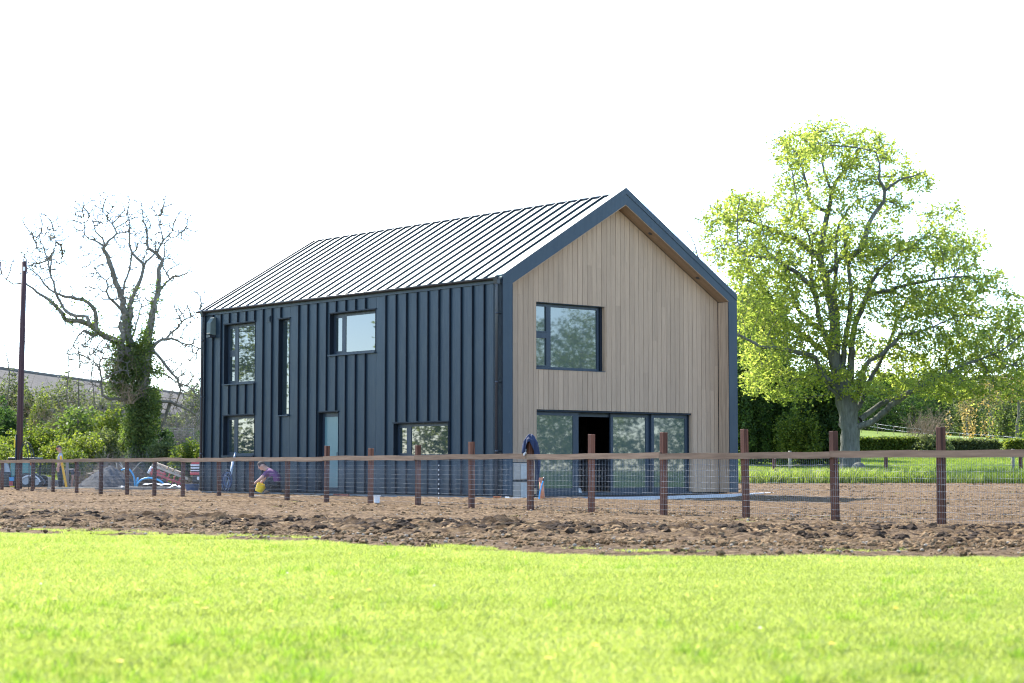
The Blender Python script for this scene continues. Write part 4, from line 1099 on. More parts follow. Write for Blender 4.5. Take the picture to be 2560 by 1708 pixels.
px_bush(-40, 62, 1000, 92, 301, M_dkleaf, 'dark green bush filling the left edge behind the pole', 3800, .16, nb=4)
px_bush(-30, 75, 1075, 84, 302, M_bush, 'light green bush low at the left edge beside the pole foot', 3600, .11)
px_bush(68, 142, 985, 100, 303, M_bush, 'rounded green shrub rising above its neighbours right of the pole', 3800, .14, nb=3, depth=2.6)
px_bush(50, 165, 1048, 90, 304, M_bush, 'broad yellow-green bush behind the black digger', 5200, .12)
px_bush(120, 262, 1000, 97, 305, M_bush2, 'olive scrub with bare stems behind the standing man', 5200, .12, nb=6)
px_bush(150, 262, 1070, 87, 306, M_bush, 'bright leafy scrub just behind the standing man', 4600, .11)
px_bush(225, 330, 1008, 92, 307, M_bush, 'light green leafy bush against the ivy-clad trunk', 4600, .12, nb=4)
px_bush(372, 440, 1085, 84, 308, M_bush2, 'mid green bush right of the ivy-clad trunk', 3000, .11, nb=4)
px_bush(420, 520, 1092, 80, 309, M_bush, 'bright green bush beside the left corner of the house', 4200, .11, nb=5)
px_bush(352, 520, 1034, 120, 310, M_bush, 'far yellow-green hedge seen behind the ivy-clad tree', 3800, .18, 'hedge', 'hedge', depth=2.5, nb=7)
px_bush(-150, 60, 1085, 80, 315, M_bush, 'leafy undergrowth at the far left behind the wooden pole', 3000, .12, nb=5)
px_bush(95, 200, 1092, 88, 316, M_bush, 'yellow-green undergrowth between loader and standing man', 3600, .11, nb=5)
px_bush(200, 300, 1062, 89, 317, M_bush2, 'dull green scrub left of the purple-grey shrub', 4200, .12, nb=5)
px_bush(365, 425, 1060, 96, 318, M_dkleaf, 'dark green shrub just right of the ivy-clad trunk', 3600, .14, nb=3)
px_bush(250, 540, 1062, 106, 311, M_dkleaf, 'dark hedge behind the metal gate', 5200, .17, 'hedge', 'hedge', depth=2.2, nb=9, nz=.15)
px_bush(-120, 260, 1050, 112, 312, M_dkleaf, 'dark scrub behind the bushes below the barn', 7500, .2, 'bush', 'bush', depth=3, nb=9)
px_bush(455, 520, 955, 118, 313, M_bush2, 'grey-green tree crown showing beside the house corner', 3200, .15, 'bush', nb=3, depth=3)
px_bush(150, 215, 1110, 84, 314, M_bush, 'low bright weeds on the bank beside the standing man', 2200, .09, nb=4)
# bare things
def put_twigs(px, Y, w_, h_, n, mat, label, seed, rad=.007, curl=.5, cat='shrub', name='bare_shrub', d_=None, dz=0):
    o = link(name, twig_mesh(seed, w_, h_, n, mat, rad, curl, d_), None, (lambda s: (s[0], s[1], s[2]+dz))(spot(px, Y))); return tagd(o, label, cat)
px_bush(-60, 110, 945, 104, 319, M_bush2, 'olive thorn scrub reaching up against the barn roof at the left edge', 8500, .15, nb=6, hollow=.1, nz=.45)
px_bush(90, 235, 952, 103, 320, M_bush2, 'olive thorn scrub below the barn roof between the bare saplings', 8500, .14, nb=5, hollow=.2, nz=.5)
px_bush(215, 330, 968, 102, 321, M_bush2, 'olive scrub between the saplings and the ivy-clad trunk', 6500, .14, nb=4, hollow=.2, nz=.5)
put_twigs(120, 98, 3.2, 4.6, 220, M_twig3, 'broad tangle of bare branches rising in front of the barn roof', 46, .012, .45)
put_twigs(250, 97, 2.4, 5.0, 190, M_twig2, 'tall grey bare branches between saplings and ivy-clad trunk', 47, .012, .4)
put_twigs(440, 100, 2.6, 5.4, 260, M_twig2, 'grey bare thicket between the ivy-clad trunk and the house', 48, .010, .5)
put_twigs(305, 83.5, 1.7, 1.45, 330, M_twig2, 'purple-grey leafless shrub in front of the ivy-clad trunk', 41, .006, .6, dz=.35)
put_twigs(190, 95, 2.6, 3.2, 200, M_twig3, 'tall tan bare stems behind the standing man', 42, .010, .3)
put_twigs(486, 78, .9, .75, 120, M_twig3, 'reddish brown brambles beside the house corner', 43, .006, .8)
ivt = bpy.data.objects['ivy_clad_tree']
for i, (px, py, w_, h_, n, Y) in enumerate([(322, 1010, .6, 2.9, 26, 84.9), (285, 925, .8, 1.2, 16, 85)]):
    q = P(px, py, Y); o = link('dead_creeper', twig_mesh(60+i, w_, h_, n, M_twig3, .010, 1.2, .5), ivt, tuple(Vector(q)-ivt.location))
def sapling(px, Y, ytop, seed, label, spread=.8):
    x, y, z = spot(px, Y); h_ = P(px, ytop, Y).z-z
    tm, cm, im = gen_tree(seed, h_, [(0,0,h_*.6,spread*.8,spread*.6,h_*.28),(0,0,h_*.82,spread*1.1,spread*.7,h_*.2)], M_bush, 420, 0, 0, 0, .075, .3, M_twig, .45, 0, .03, .3, .05)
    return put_tree('sapling', (tm, None, im), (x, y, z), 0, 1, label)
sapling(196, 93, 815, 51, 'tallest thin bare sapling with ivy, left of the ivy-clad tree')
sapling(168, 94, 850, 52, 'thin bare sapling leaning left of the tallest sapling', .9)
sapling(226, 94, 845, 53, 'thin bare sapling close against the left limb of the ivy-clad tree')
sapling(14, 95, 840, 54, 'small ivy-covered bare tree at the left edge of the view', 1.0)

# barn on the rise behind the left bank
def barn():
    M_roofg = simple('fibre_cement_roof', (.14,.13,.118), 1.0, 0, .0, .15, 1); M_wall = simple('dark_boarding', (.06,.07,.085), .9)
    X0, Y0, LEN, HW = -38.7, 103.0, 80.0, 6.5; zr = 7.7; ze = 5.2; zb = 1
    root = empty('barn', (X0, Y0, 0), -.103, 'long barn with pale grey roof behind the bushes on the left', 'barn')
    b = MB(); b.box(-HW+.3, HW-.3, 0, LEN, zb-2, ze, M_wall); b.prism([(-HW+.3, ze), (HW-.3, ze), (0, zr-.1)], 0, LEN, M_wall); b.build('wall', None, root)
    nsh = 40
    for k in range(nsh):
        y0, y1 = k*LEN/nsh, (k+1)*LEN/nsh-.03
        for sg in (-1, 1):
            p = [(0, zr), (sg*(HW+.3), ze-.12), (sg*(HW+.3), ze-.17), (0, zr-.06)]
            if sg > 0: p = p[::-1]
            MB().prism(p, y0-.3 if k == 0 else y0, y1).build('roof_sheet', M_roofg, root)
    MB().tube([(0, -.3, zr+.03), (0, LEN, zr+.03)], .14, 8).build('ridge_cap', M_roofg, root)
    for k in range(9): MB().box(HW-.3, HW-.22, 1.5+k*3.6, 1.62+k*3.6, zb-1, ze-.1).build('wall_post', M_roofg, root)
barn()
# metal field gate
def gate():
    Y = 103; a = P(418, 1070, Y); b_ = P(484, 1070, Y); c = (a+b_)/2; w_ = (b_-a).length; zg = P(450, 1096, Y).z
    root = empty('field_gate', (c.x, Y, zg), 0, 'galvanised metal field gate left of the house corner', 'gate'); h_ = a.z-zg
    g_ = G(c.x, Y)-zg; MB().tube([(-w_/2,0,g_),(-w_/2,0,h_)], .03, 6).build('gate_stile', M_wire, root); MB().tube([(w_/2,0,g_),(w_/2,0,h_)], .03, 6).build('gate_stile', M_wire, root); MB().tube([(.05,0,.0),(.05,0,h_)], .02, 6).build('gate_brace', M_wire, root)
    for k in range(5): MB().tube([(-w_/2,0,h_*(k+.2)/4.4),(w_/2,0,h_*(k+.2)/4.4)], .02, 6).build('gate_bar', M_wire, root)
gate()

# ------------------------------------------------------------------ planting on the right
px_bush(1838, 1905, 800, 94, 401, M_dkleaf, 'dark ivy-covered tree immediately right of the house corner', 9000, .17, 'tree', 'ivy_tree', depth=2.6, nb=2, nz=.35)
px_bush(1895, 1965, 850, 97, 402, M_dkleaf, 'dark ivy-covered trunk between house and large tree', 8000, .17, 'tree', 'ivy_tree', depth=2.6, nb=2, nz=.35)
px_bush(2005, 2092, 880, 93, 403, M_dkleaf, 'dark ivy-covered tree just left of the large trunk', 8500, .17, 'tree', 'ivy_tree', depth=2.6, nb=2, nz=.35)
px_bush(1940, 2050, 1015, 92, 404, M_bush, 'pale green bush between the two dark ivy-covered trees', 3800, .12, nb=6, hollow=.2, nz=.6)
px_bush(1850, 2110, 960, 118, 405, M_bush2, 'far tall scrub glimpsed between the ivy-covered trees', 7000, .22, nb=6, depth=4)
px_bush(1835, 1960, 690, 104, 406, M_bush, 'light green tree crown above the dark ivy beside the house', 6000, .19, 'tree', 'hedgerow_tree', depth=4, nb=3, hollow=.3, ybot=900)
bigc = [(0,0,7,3.2,2.6,2.6),(-1.8,.5,8.8,2.2,2,1.8),(1.6,-.5,9.6,2.2,2,1.9),(0,0,11.2,1.9,1.8,1.5)]
x, y, z = spot(1765, 100)
tb = gen_tree(71, 13.2, [(0,0,8,2.6,2,2.6),(-.5,0,11.4,2.2,1.8,1.6)], M_bush, 500, 0, 0, 0, .22, .4, M_twig, 0, 0, .03, .4)
put_tree('bare_tree', (tb[0], None, None), (x, y, z), 0, 1, 'bare twiggy tree top showing over the right roof slope')
# hedges across the paddock
def hedge(px0, px1, ytop, ybot, Y, seed, label, mat=M_bush, n=6500, dens=.13):
    r = np.random.default_rng(seed); x0, x1 = at(px0, Y), at(px1, Y); cx = (x0+x1)/2; z0 = G(cx, Y); h_ = P((px0+px1)/2, ytop, Y).z-z0; w_ = x1-x0
    m = n; a = r.random((m, 3)); q = np.stack([(a[:, 0]-.5)*w_, (a[:, 1]-.5)*1.5, a[:, 2]*h_], -1)
    face = r.random(m); q[:, 1] = np.where(face < .5, -.75+.25*a[:, 1]+.16*fbm(q[:, 0]*1.2+seed, q[:, 2]*1.5), q[:, 1]); q[:, 2] = np.where(face > .72, h_*(.93+.1*fbm(q[:, 0]*.9+seed, q[:, 1]*0, 3)), q[:, 2])
    e = np.abs(q[:, 0])/(w_/2); q[:, 2] *= 1-.25*np.clip((e-.9)/.1, 0, 1)
    V, F, T = leaves(q, dens, r, .06, 2); me = np_mesh('hedge', V, np.concatenate([F[:, [0,1,2]], F[:, [0,2,3]]]), mat, False, {'tone': ('POINT', T)})
    return tagd(link('hedge', me, None, (cx, Y, z0)), label, 'hedge')
hedge(2010, 2100, 1094, 1150, 106, 411, 'short clipped hedge left of the large trunk', n=4200)
hedge(2110, 2300, 1096, 1145, 108, 412, 'clipped hedge immediately right of the large trunk', n=8200)
hedge(2362, 2490, 1102, 1145, 109, 413, 'clipped hedge behind the tall near fence post', M_bush2, n=6000)
hedge(2506, 2760, 1100, 1145, 108, 414, 'dark clipped hedge at the right edge of the view', n=7000)
px_bush(2288, 2375, 1085, 107, 415, M_bush2, 'loose pale bush filling the gap between clipped hedges', 2600, .12, nb=4)
put_twigs(2325, 107.5, 1.1, 1.6, 70, M_twig3, 'upright tan stems above the loose pale bush', 44, .012, .12, dz=1.3)
put_twigs(2300, 108, 1.2, 2.6, 110, M_twig3, 'tuft of tall bare shoots behind the clipped hedge', 45, .012, .12)
for i, (px, lab) in enumerate([(2425, 'yellow-green shoots standing above the hedge behind the tall near post'), (2525, 'yellow-green shoots above the hedge at the right edge')]):
    r = np.random.default_rng(77+i); q = []
    for k in range(16):
        xx = r.normal(0, .8); hh = r.uniform(1.9, 3.0); q.append(np.stack([np.full(30, xx)+r.normal(0, .03, 30)+np.linspace(0, .15, 30)*r.normal(), r.normal(0, .1, 30)+r.normal(0, .5), np.linspace(.4, hh, 30)], -1))
    V, F, T = leaves(np.vstack(q), .13, r, .05, 1); me = np_mesh('shoots', V, np.concatenate([F[:, [0,1,2]], F[:, [0,2,3]]]), M_orange if i == 0 else M_bush, False, {'tone': ('POINT', T)})
    tagd(link('sprouting_shrub', me, None, spot(px, 110)), lab, 'shrub')
# woods beyond the hill: trees one by one, from three kinds
kinds = []
for i, (mt, lf) in enumerate([(M_dkleaf, .34), (M_dkleaf, .38), (M_bush2, .30)]):
    kinds.append(gen_tree(80+i, 9, [(0,0,3.4,3.0,2.4,2.6),(-1.2,.3,5.6,2.2,2,2.0),(1.3,-.2,6.2,2.1,2,1.9),(0,0,7.8,1.6,1.6,1.3),(0,0,1.8,2.6,2.4,1.5)], mt, 900, lf, 10, .4, .25, .12, M_bark2, .5, 0, .05, .6, .15))
rw = random.Random(12)
kn = ['dark leafy tree in the wood along the hill top', 'broad dark tree in the wood along the hill top', 'dull olive tree in the wood along the hill top']
k = 0
for row, (Y, sc0, x0, x1, stp) in enumerate([(196, .78, 14, 88, 4.2), (214, 1.0, 16, 96, 5.2)]):
    x = x0
    while x < x1:
        i = rw.randrange(3); yy_ = Y+rw.uniform(-3, 3); s_ = sc0*rw.uniform(.8, 1.15)*(1.0-.10*math.sin(x*.16+1))
        put_tree('woodland_tree', kinds[i], (x, yy_, G(x, yy_)-.3), rw.uniform(0, 6.28), (s_*1.15, s_*1.15, s_), kn[i], 'tree', 'woodland trees beyond the hill field')
        x += stp*rw.uniform(.75, 1.2)
r = np.random.default_rng(55); n_ = 62000; q = np.stack([r.uniform(8, 125, n_), 226+r.uniform(-2.5, 2.5, n_), r.random(n_)], -1); q[:, 2] = 2.5+q[:, 2]*(9.0+1.6*fbm(q[:, 0]*.12, q[:, 0]*0, 3)+.8*fbm(q[:, 0]*.5, q[:, 0]*0+3, 3))
V, F, T = leaves(q, .75, r, .3, 1); tagd(link('far_wood', np_mesh('far_wood', V, F, M_dkleaf, False, {'tone': ('POINT', T)})), 'dark mass of the wood closing the view beyond the hill', 'wood', None, 'stuff')
# pale bronze trees standing before the wood
ob = gen_tree(90, 9, [(0,0,5.2,2.3,1.8,2.0),(-.9,.3,6.8,1.6,1.4,1.4),(1.0,-.2,7.4,1.6,1.4,1.3)], M_orange, 560, .17, 5, .25, .17, .2, M_bark2, 0, 0, .045, .45, .2)
for px, Y, yt, lab in [(2478, 168, 905, 'pale bronze-leaved tree before the wood, left of its twin'), (2548, 163, 860, 'taller pale bronze-leaved tree at the right edge'), (2418, 182, 985, 'small bronze-leaved tree low in front of the wood'), (2650, 165, 900, 'bronze-leaved tree just outside the right edge')]:
    x, y, z = spot(px, Y); s_ = (P(px, yt, Y).z-z)/8.7; put_tree('bronze_tree', ob, (x, y, z), px, s_, lab)
# white tape fence on the hill field
def hillY(px, py):
    for Y in np.arange(120, 190, .5):
        q = P(px, py, Y)
        if q.z < G(q.x, Y): return Y
    return 170
M_tape = simple('white_tape', (.75,.76,.78), .6, bs=0); tp = [(2155,1070),(2195,1077),(2236,1083),(2290,1089),(2345,1095),(2400,1100),(2455,1104),(2510,1108),(2570,1113),(2640,1118)]
tf = empty('tape_fence', spot(2300, 150), 0, 'low electric fence of white tapes sloping across the hill field', 'fence'); prev = None
tps = []
for i, (px, py) in enumerate(tp):
    Y = 168-i*2.2; x = at(px, Y); g = G(x, Y); top = P(px, py-17, Y).z; g = min(g, top-.7); tps.append((x, Y, top))
    MB().tube([(0,0,g-top-.1),(0,0,.03)], .022, 5).build('tape_post', M_twig, tf, loc=Vector((x, Y, top))-tf.location)
for a, c in zip(tps[:-1], tps[1:]):
    for dz in (0, -.32):
        m_ = (Vector(a)+Vector(c))/2; d0 = (Vector(c)-Vector(a))/2; MB().tube([-d0+Vector((0,0,dz)), Vector((0,0,dz-.02)), d0+Vector((0,0,dz))], .007, 4).build('tape', M_tape, tf, loc=m_-tf.location)
# paddock fence behind the soil
pf = empty('paddock_fence', spot(2215, 73), 0, 'thin post and wire fence along the far edge of the soil', 'fence'); pp_ = []
for px, Y, h_ in [(1655,73.5,1.1),(1934,73,1.02),(2215,73,1.15),(2552,73.5,1.2),(2830,74,1.2)]:
    x, y, z = spot(px, Y); pp_.append((x, y, z)); MB().bbox(-.055,.055,-.055,.055,-.2,h_,.01).build('post', M_grey_timber if px == 1655 else M_post, pf, loc=Vector((x, y, z))-pf.location, rot=(0,.02 if px == 1934 else 0,.4))
for a, c in zip(pp_[:-1], pp_[1:]):
    for dz in (.3, .6, .9):
        m_ = (Vector(a)+Vector(c))/2; d0 = (Vector(c)-Vector(a))/2; MB().tube([-d0+Vector((0,0,dz)), Vector((0,0,dz-.02)), d0+Vector((0,0,dz))], .006, 4).build('strand', M_wire, pf, loc=m_-pf.location)
for px, Y, h_, lab in [(1975, 88, .9, 'lone grey post in the paddock grass left of the trunk'), (2533, 82, 1.15, 'pale grey round post in the paddock near the right edge')]:
    x, y, z = spot(px, Y); tagd(MB().tube([(0,0,-.2),(0,0,h_)], .07, 8).build('round_post', M_grey_timber, None, loc=(x, y, z)), lab, 'post')
# dead wood at the foot of the trunk
x, y, z = spot(2180, 79); b = MB(); rr = random.Random(8)
for k in range(26):
    a = Vector((rr.uniform(-.8,.7), rr.uniform(-.4,.4), rr.uniform(0,.12))); d0 = Vector((rr.uniform(-.5,.5), rr.uniform(-.3,.3), rr.uniform(0,.5)))
    b.tube([a, a+d0*.5+Vector((0,0,.04)), a+d0], [.035,.03,.012], 5, M_twig)
b.ell((-.55,0,.25), (.35,.4,.42), 10, 7, M_trunk)
tagd(b.build('dead_wood', None, None, loc=(x, y, z)), 'heap of dead branches against the foot of the large trunk', 'branches')
# meadow grass: verge and paddock
M3 = [tuft('verge_tuft', 24, .16, .12, .42, .007, .7, M_blade_far, 3, 500+i) for i in range(6)]
M4 = [tuft('pasture_tuft', 30, .22, .04, .10, .007, .8, M_blade_far, 2, 600+i) for i in range(5)]
MS = [tuft('dry_tuft', 16, .10, .3, .75, .006, .45, M_straw, 3, 700+i) for i in range(4)]
def yx(n, y0, y1, xa, xb):
    y = y0+(y1-y0)*rng.random(n); x = xa+(xb-xa)*rng.random(n); return x, y
x, y = yx(9000, 67.8, 74, 2, 26); k = (y > back_edge(x)-.4) & (rng.random(len(x)) < np.exp(-((y-70.3)/2.2)**2)+.15); x, y = x[k], y[k]
tagd(scatter('verge_grass', np.stack([x, y, gz(x, y)-.02], -1), .7+.9*rng.random(len(x))*(1+.5*(fbm(x*.5, y*.5) > 0)), rng.random(len(x))*6.28, M3, M_blade_far, 'long rough grass along the far edge of the soil'), cat='grass')
x, y = yx(26000, 73, 112, 2, 34); k = x < .3*y+2; x, y = x[k], y[k]
tagd(scatter('pasture_grass', np.stack([x, y, gz(x, y)-.01], -1), .8+.8*rng.random(len(x)), rng.random(len(x))*6.28, M4, M_blade_far, 'grazed green grass of the paddock round the large tree'), cat='grass')
x, y = yx(16000, 28, 72, 22, 52)
tagd(scatter('side_meadow', np.stack([x, y, gz(x, y)-.01], -1), 1.0+1.2*rng.random(len(x)), rng.random(len(x))*6.28, M4, M_blade_far, 'rough pasture beyond the right side of the soil, mirrored in the sliding doors'), cat='grass')
x, y = yx(700, 69, 77, 8, 14); k = fbm(x*.8, y*.8) > .12; x, y = x[k], y[k]
tagd(scatter('dry_grass', np.stack([x, y, gz(x, y)-.01], -1), .5+.5*rng.random(len(x)), rng.random(len(x))*6.28, MS, M_straw, 'bleached dry stalks in the long grass right of the house'), cat='grass')
x, y = yx(9000, 83, 92, -27, -12); k = x > -.3*y-1; x, y = x[k], y[k]
tagd(scatter('bank_grass', np.stack([x, y, gz(x, y)-.02], -1), .6+.8*rng.random(len(x)), rng.random(len(x))*6.28, M3, M_blade_far, 'rough grass on the bank below the left bushes'), cat='grass')

# trees round the plot that the windows mirror, outside the frame
far = gen_tree(95, 11, [(0,0,4.6,3.2,3.2,2.6),(-1.6,.5,7.0,2.4,2.4,2.0),(1.6,-.6,7.4,2.4,2.4,2.0),(0,.3,9.6,2.0,2.0,1.5),(0,0,2.6,3.2,3.2,1.6)], M_leaf, 1900, .17, 20, .28, .3, .14, M_bark2, .2, 0, .04, .5, .25)
for i, (x, y, s_) in enumerate([(-40,58,1.25),(-36,68,1.0),(-47,79,1.4),(-31,80,.9),(-42,92,1.2)]):
    put_tree('boundary_tree', far, (x, y, G(x, y)), i*1.7, s_, 'leafy boundary tree outside the left edge, mirrored in the side windows', 'tree', 'boundary trees left of the plot')
for i, (x, y, s_) in enumerate([(60,46,.95),(68,58,.8),(54,33,.75),(74,40,1.0),(63,69,.9),(52,22,.9),(80,52,.95),(58,38,.6),(62,55,.62)]):
    put_tree('boundary_tree', far, (x, y, G(x, y)), i*2.1, s_, 'leafy boundary tree outside the right edge, mirrored in the gable windows', 'tree', 'boundary trees right of the plot')
r = np.random.default_rng(66); n_ = 52000; q = np.stack([r.normal(88, 2.5, n_), r.uniform(-25, 105, n_), r.random(n_)], -1); q[:, 2] = 1+q[:, 2]*(9.5+2.2*fbm(q[:, 1]*.10, q[:, 0]*0, 3)+1.2*fbm(q[:, 1]*.5, q[:, 0]*0+3, 3))
V, F, T = leaves(q, .38, r, .3, 1); tagd(link('boundary_wood', np_mesh('boundary_wood', V, F, M_bush2, False, {'tone': ('POINT', T)})), 'belt of trees outside the right edge, mirrored in the gable glass', 'wood', None, 'stuff')
for i, (x0, y0, n_, lab) in enumerate([(-34, 66, 6000, 'long hedge outside the left edge, mirrored in the side windows'), (50, 45, 7000, 'long hedge outside the right edge, mirrored in the doors')]):
    r = np.random.default_rng(800+i); q = np.stack([r.normal(0, .7, n_), (r.random(n_)-.5)*56, r.random(n_)**.8*2.3*(1)], -1); V, F, T = leaves(q, .15, r, .1, 4)
    tagd(link('boundary_hedge', np_mesh('boundary_hedge', V, F, M_bush2, False, {'tone': ('POINT', T)}), None, (x0, y0, G(x0, y0))), lab, 'hedge')

# ------------------------------------------------------------------ things on the site
M_black = simple('black_plastic', (.015,.016,.018), .45, bs=0); M_blue = simple('blue_water_pipe', (.05,.31,.60), .4, bs=0, var=.05)
M_or = simple('clay_orange_pipe', (.50,.17,.07), .45, bs=0, var=.06); M_brick = simple('brick_red', (.30,.09,.055), .85, var=.35, scale=10)
M_navy = simple('navy_cloth', (.012,.022,.06), .85, var=.3, bs=.4); M_red = simple('red_paint', (.45,.03,.045), .35, coat=.3, bs=0, var=.1)
M_yellow = simple('yellow_plastic', (.80,.56,.0), .4, bs=0, var=.06); M_white = simple('white_plastic', (.72,.73,.74), .45, bs=0, var=.05)
M_sheet = simple('white_sheeting', (.62,.64,.68), .5, var=.08, bs=.3, bd=.01); M_grey = simple('grey_steel', (.30,.33,.37), .4, .4, bs=0)
M_teal = mat_glass('cab_glass', (.03,.20,.21), .12, 1.4, .02); M_tan = simple('tan_leather', (.33,.22,.13), .8)
M_concrete = simple('yard_concrete', (.27,.28,.29), .9)

# telegraph pole with its sign, tag and cables looping at the foot
x, y, z = spot(47.5, 72); pole = empty('telegraph_pole', (x, y, 0), 0, 'tall brown wooden pole standing at the far left', 'pole')
top = P(54, 655, 72).z
MB().tube([(0,0,-.4),(.01,0,3),(.07,0,top)], [.125,.118,.098], 14).build('shaft', M_pole, pole)
MB().tube([(.07,0,top),(.07,0,top+.02)], [.10,.09], 14).build('pole_cap', M_gutter, pole)
MB().box(-.02,.06,-.115,-.10,top-.35,top-.2).build('tag', M_white, pole, loc=(.07,0,0))
b = MB(); b.box(-.16,-.12,-.16,.0,1.62,1.92,M_yellow); b.box(-.165,-.160,-.12,-.04,1.70,1.80,M_black); b.build('warning_sign', None, pole)
MB().tube([(-.10,-.09,-.2),(-.10,-.10,2.1)], .035, 6).build('cable_guard', M_black, pole)
for k, (rx, rz_) in enumerate([(.50,1.18),(.62,1.12),(.40,1.05)]):
    pts = [(.02+rx*.5*(1-math.cos(a)), -.14, .75+rz_*math.sin(a)*.95) for a in np.linspace(0, math.pi, 18)]
    MB().tube([(.02,-.14,.0)]+pts+[(pts[-1][0], -.14, .05)], .017, 6).build('cable', M_black, pole)
MB().tube([(.5,-.14,.95),(.5,-.14,1.15)], .05, 7).build('cable_collar', M_or, pole)

# compact black and teal loader
def loader():
    Y = 80; o = Vector(P(62, 1225, Y)); o.z = G(o.x, Y); s_ = sc_at(Y); root = empty('compact_loader', tuple(o), 0, 'small black and teal cab loader standing beside the wooden pole', 'loader')
    X = lambda px: (px-62)/s_; Z = lambda py: CAMZ+(1167-py)/s_-o.z
    b = MB(); x0, x1 = X(30), X(93); zt, zc = Z(1150), Z(1200)
    b.bbox(x0, x1, -.5, .7, zc-.25, zc+.12, .03, M_black)
    for px_ in (30, 57, 90): b.box(X(px_)-.03, X(px_)+.03, -.5, -.44, zc, zt, M_black); b.box(X(px_)-.03, X(px_)+.03, .6, .66, zc, zt, M_black)
    b.bbox(x0-.05, x1+.05, -.58, .75, zt, zt+.09, .03, M_black); b.build('cab_frame', None, root)
    for a, c in ((33, 54), (60, 87)): MB().box(X(a), X(c), -.475, -.465, zc+.14, zt-.03).build('windscreen', M_teal, root)
    MB().bbox(X(36), X(50), -.1, .3, zc+.1, zc+.45, .05).build('driver_seat', M_dark, root)
    MB().bbox(X(5), X(34), -.6, .5, Z(1226)+.12, Z(1180), .05).build('engine_cover', M_black, root)
    b = MB(); b.prism([(X(8), Z(1182)), (X(34), Z(1182)), (X(28), Z(1160)), (X(19), Z(1158))], -.55, -.50, M_grey); b.build('mirror_bracket', None, root)
    MB().tube([(X(20), -.55, Z(1182)), (X(19), -.55, Z(1156))], .02, 6).build('mirror_arm', M_grey, root)
    b = MB(); b.box(X(33), X(42), -.66, -.62, Z(1215), Z(1197), M_red); b.box(X(35), X(46), -.665, -.625, Z(1226), Z(1215), M_yellow); b.build('warning_panel', None, root)
    MB().bbox(X(33), X(45), -.68, -.60, Z(1203), Z(1193), .02).build('rear_light', M_blue, root)
    MB().tube([(X(92), -.6, Z(1225)), (X(88), -.6, Z(1160))], .035, 8).build('lift_ram', M_grey, root); MB().tube([(X(91), -.6, Z(1200)), (X(89), -.6, Z(1165))], .05, 8).build('ram_sleeve', M_white, root)
    for px_, r_ in ((18, .26), (72, .33), (98, .28)):
        for yy_ in (-.55, .5):
            b = MB(); b.tube([(X(px_), yy_, r_-.02), (X(px_), yy_+.22, r_-.02)], r_, 16, M_black); w_ = b.build('wheel', None, root)
            MB().tube([(X(px_), yy_-.006, r_-.02), (X(px_), yy_+.226, r_-.02)], r_*.5, 12).build('hub', M_grey, w_)
    b = MB(); pr_ = [(X(84)+.44*math.cos(a), .22+.34*math.sin(a)) for a in np.linspace(math.pi*.95, .05*math.pi, 10)]; pr2 = [(X(84)+.40*math.cos(a), .22+.28*math.sin(a)) for a in np.linspace(.05*math.pi, math.pi*.95, 10)]
    b.prism(pr_+pr2, -.62, -.2, M_white); b.build('mudguard', None, root)
    MB().bbox(X(69), X(78), -.52, -.46, Z(1205), Z(1195), .02).build('headlamp', M_white, root)
loader()

# heaps
def heap(name, px0, px1, ytop, Y, mat, label, seed, depth=1.6, skew=.1):
    r = np.random.default_rng(seed); cx = (px0+px1)/2; x, y, z = spot(cx, Y); w_ = (px1-px0)/sc_at(Y); h_ = P(cx, ytop, Y).z-z; n = 70
    u, v = np.meshgrid(np.linspace(-1, 1, n), np.linspace(-1, 1, n)); rr = np.sqrt((u-skew)**2*np.where(u > skew, 1/(1-skew)**2, 1/(1+skew)**2)+v*v)
    Z = h_*np.clip(1-rr, 0, 1)**.85*(1+.10*fbm(u*3+seed, v*3, 3))+.035*fbm(u*13, v*13, 3)*(rr < 1)-.03*(rr > .97)
    me = grid_mesh(name, u*w_/2, v*depth, Z, mat, rr < 1.08); return tagd(link(name, me, None, (x, y, z)), label, 'heap')
M_chip = simple('stone_chippings', (.055,.058,.064), .95, var=.6, scale=22, bs=1, bd=.04)
heap('gravel_heap', 190, 348, 1160, 77.5, M_chip, 'heap of dark grey chippings behind the fence', 5, 1.7)
bp = empty('brushwood_pile', spot(300, 81), 0, 'sprawling pile of cut brushwood behind the grey chippings', 'pile')
for i, (px, w_, h_, n, dy) in enumerate([(225,1.5,.95,150,0),(290,1.9,1.35,260,.5),(350,1.9,1.2,240,.3),(410,1.6,.9,160,.2)]):
    q = spot(px, 81+dy); link('branches', twig_mesh(140+i, w_, h_, n, M_twig3 if i % 2 else M_twig, .014, 1.5, 1.2), bp, tuple(Vector(q)-bp.location))
for i in range(16):
    r = random.Random(i+3); a = Vector((r.uniform(-1.6,1.9), r.uniform(-.9,-.2), r.uniform(.2,.8))); d0 = Vector((r.uniform(-.6,.6), r.uniform(-.2,.2), r.uniform(-.1,.6)))
    MB().tube([a, a+d0*.5+Vector((0,0,.05)), a+d0], [.028,.022,.01], 6).build('stick', M_pale_timber if i % 3 else M_twig3, bp)
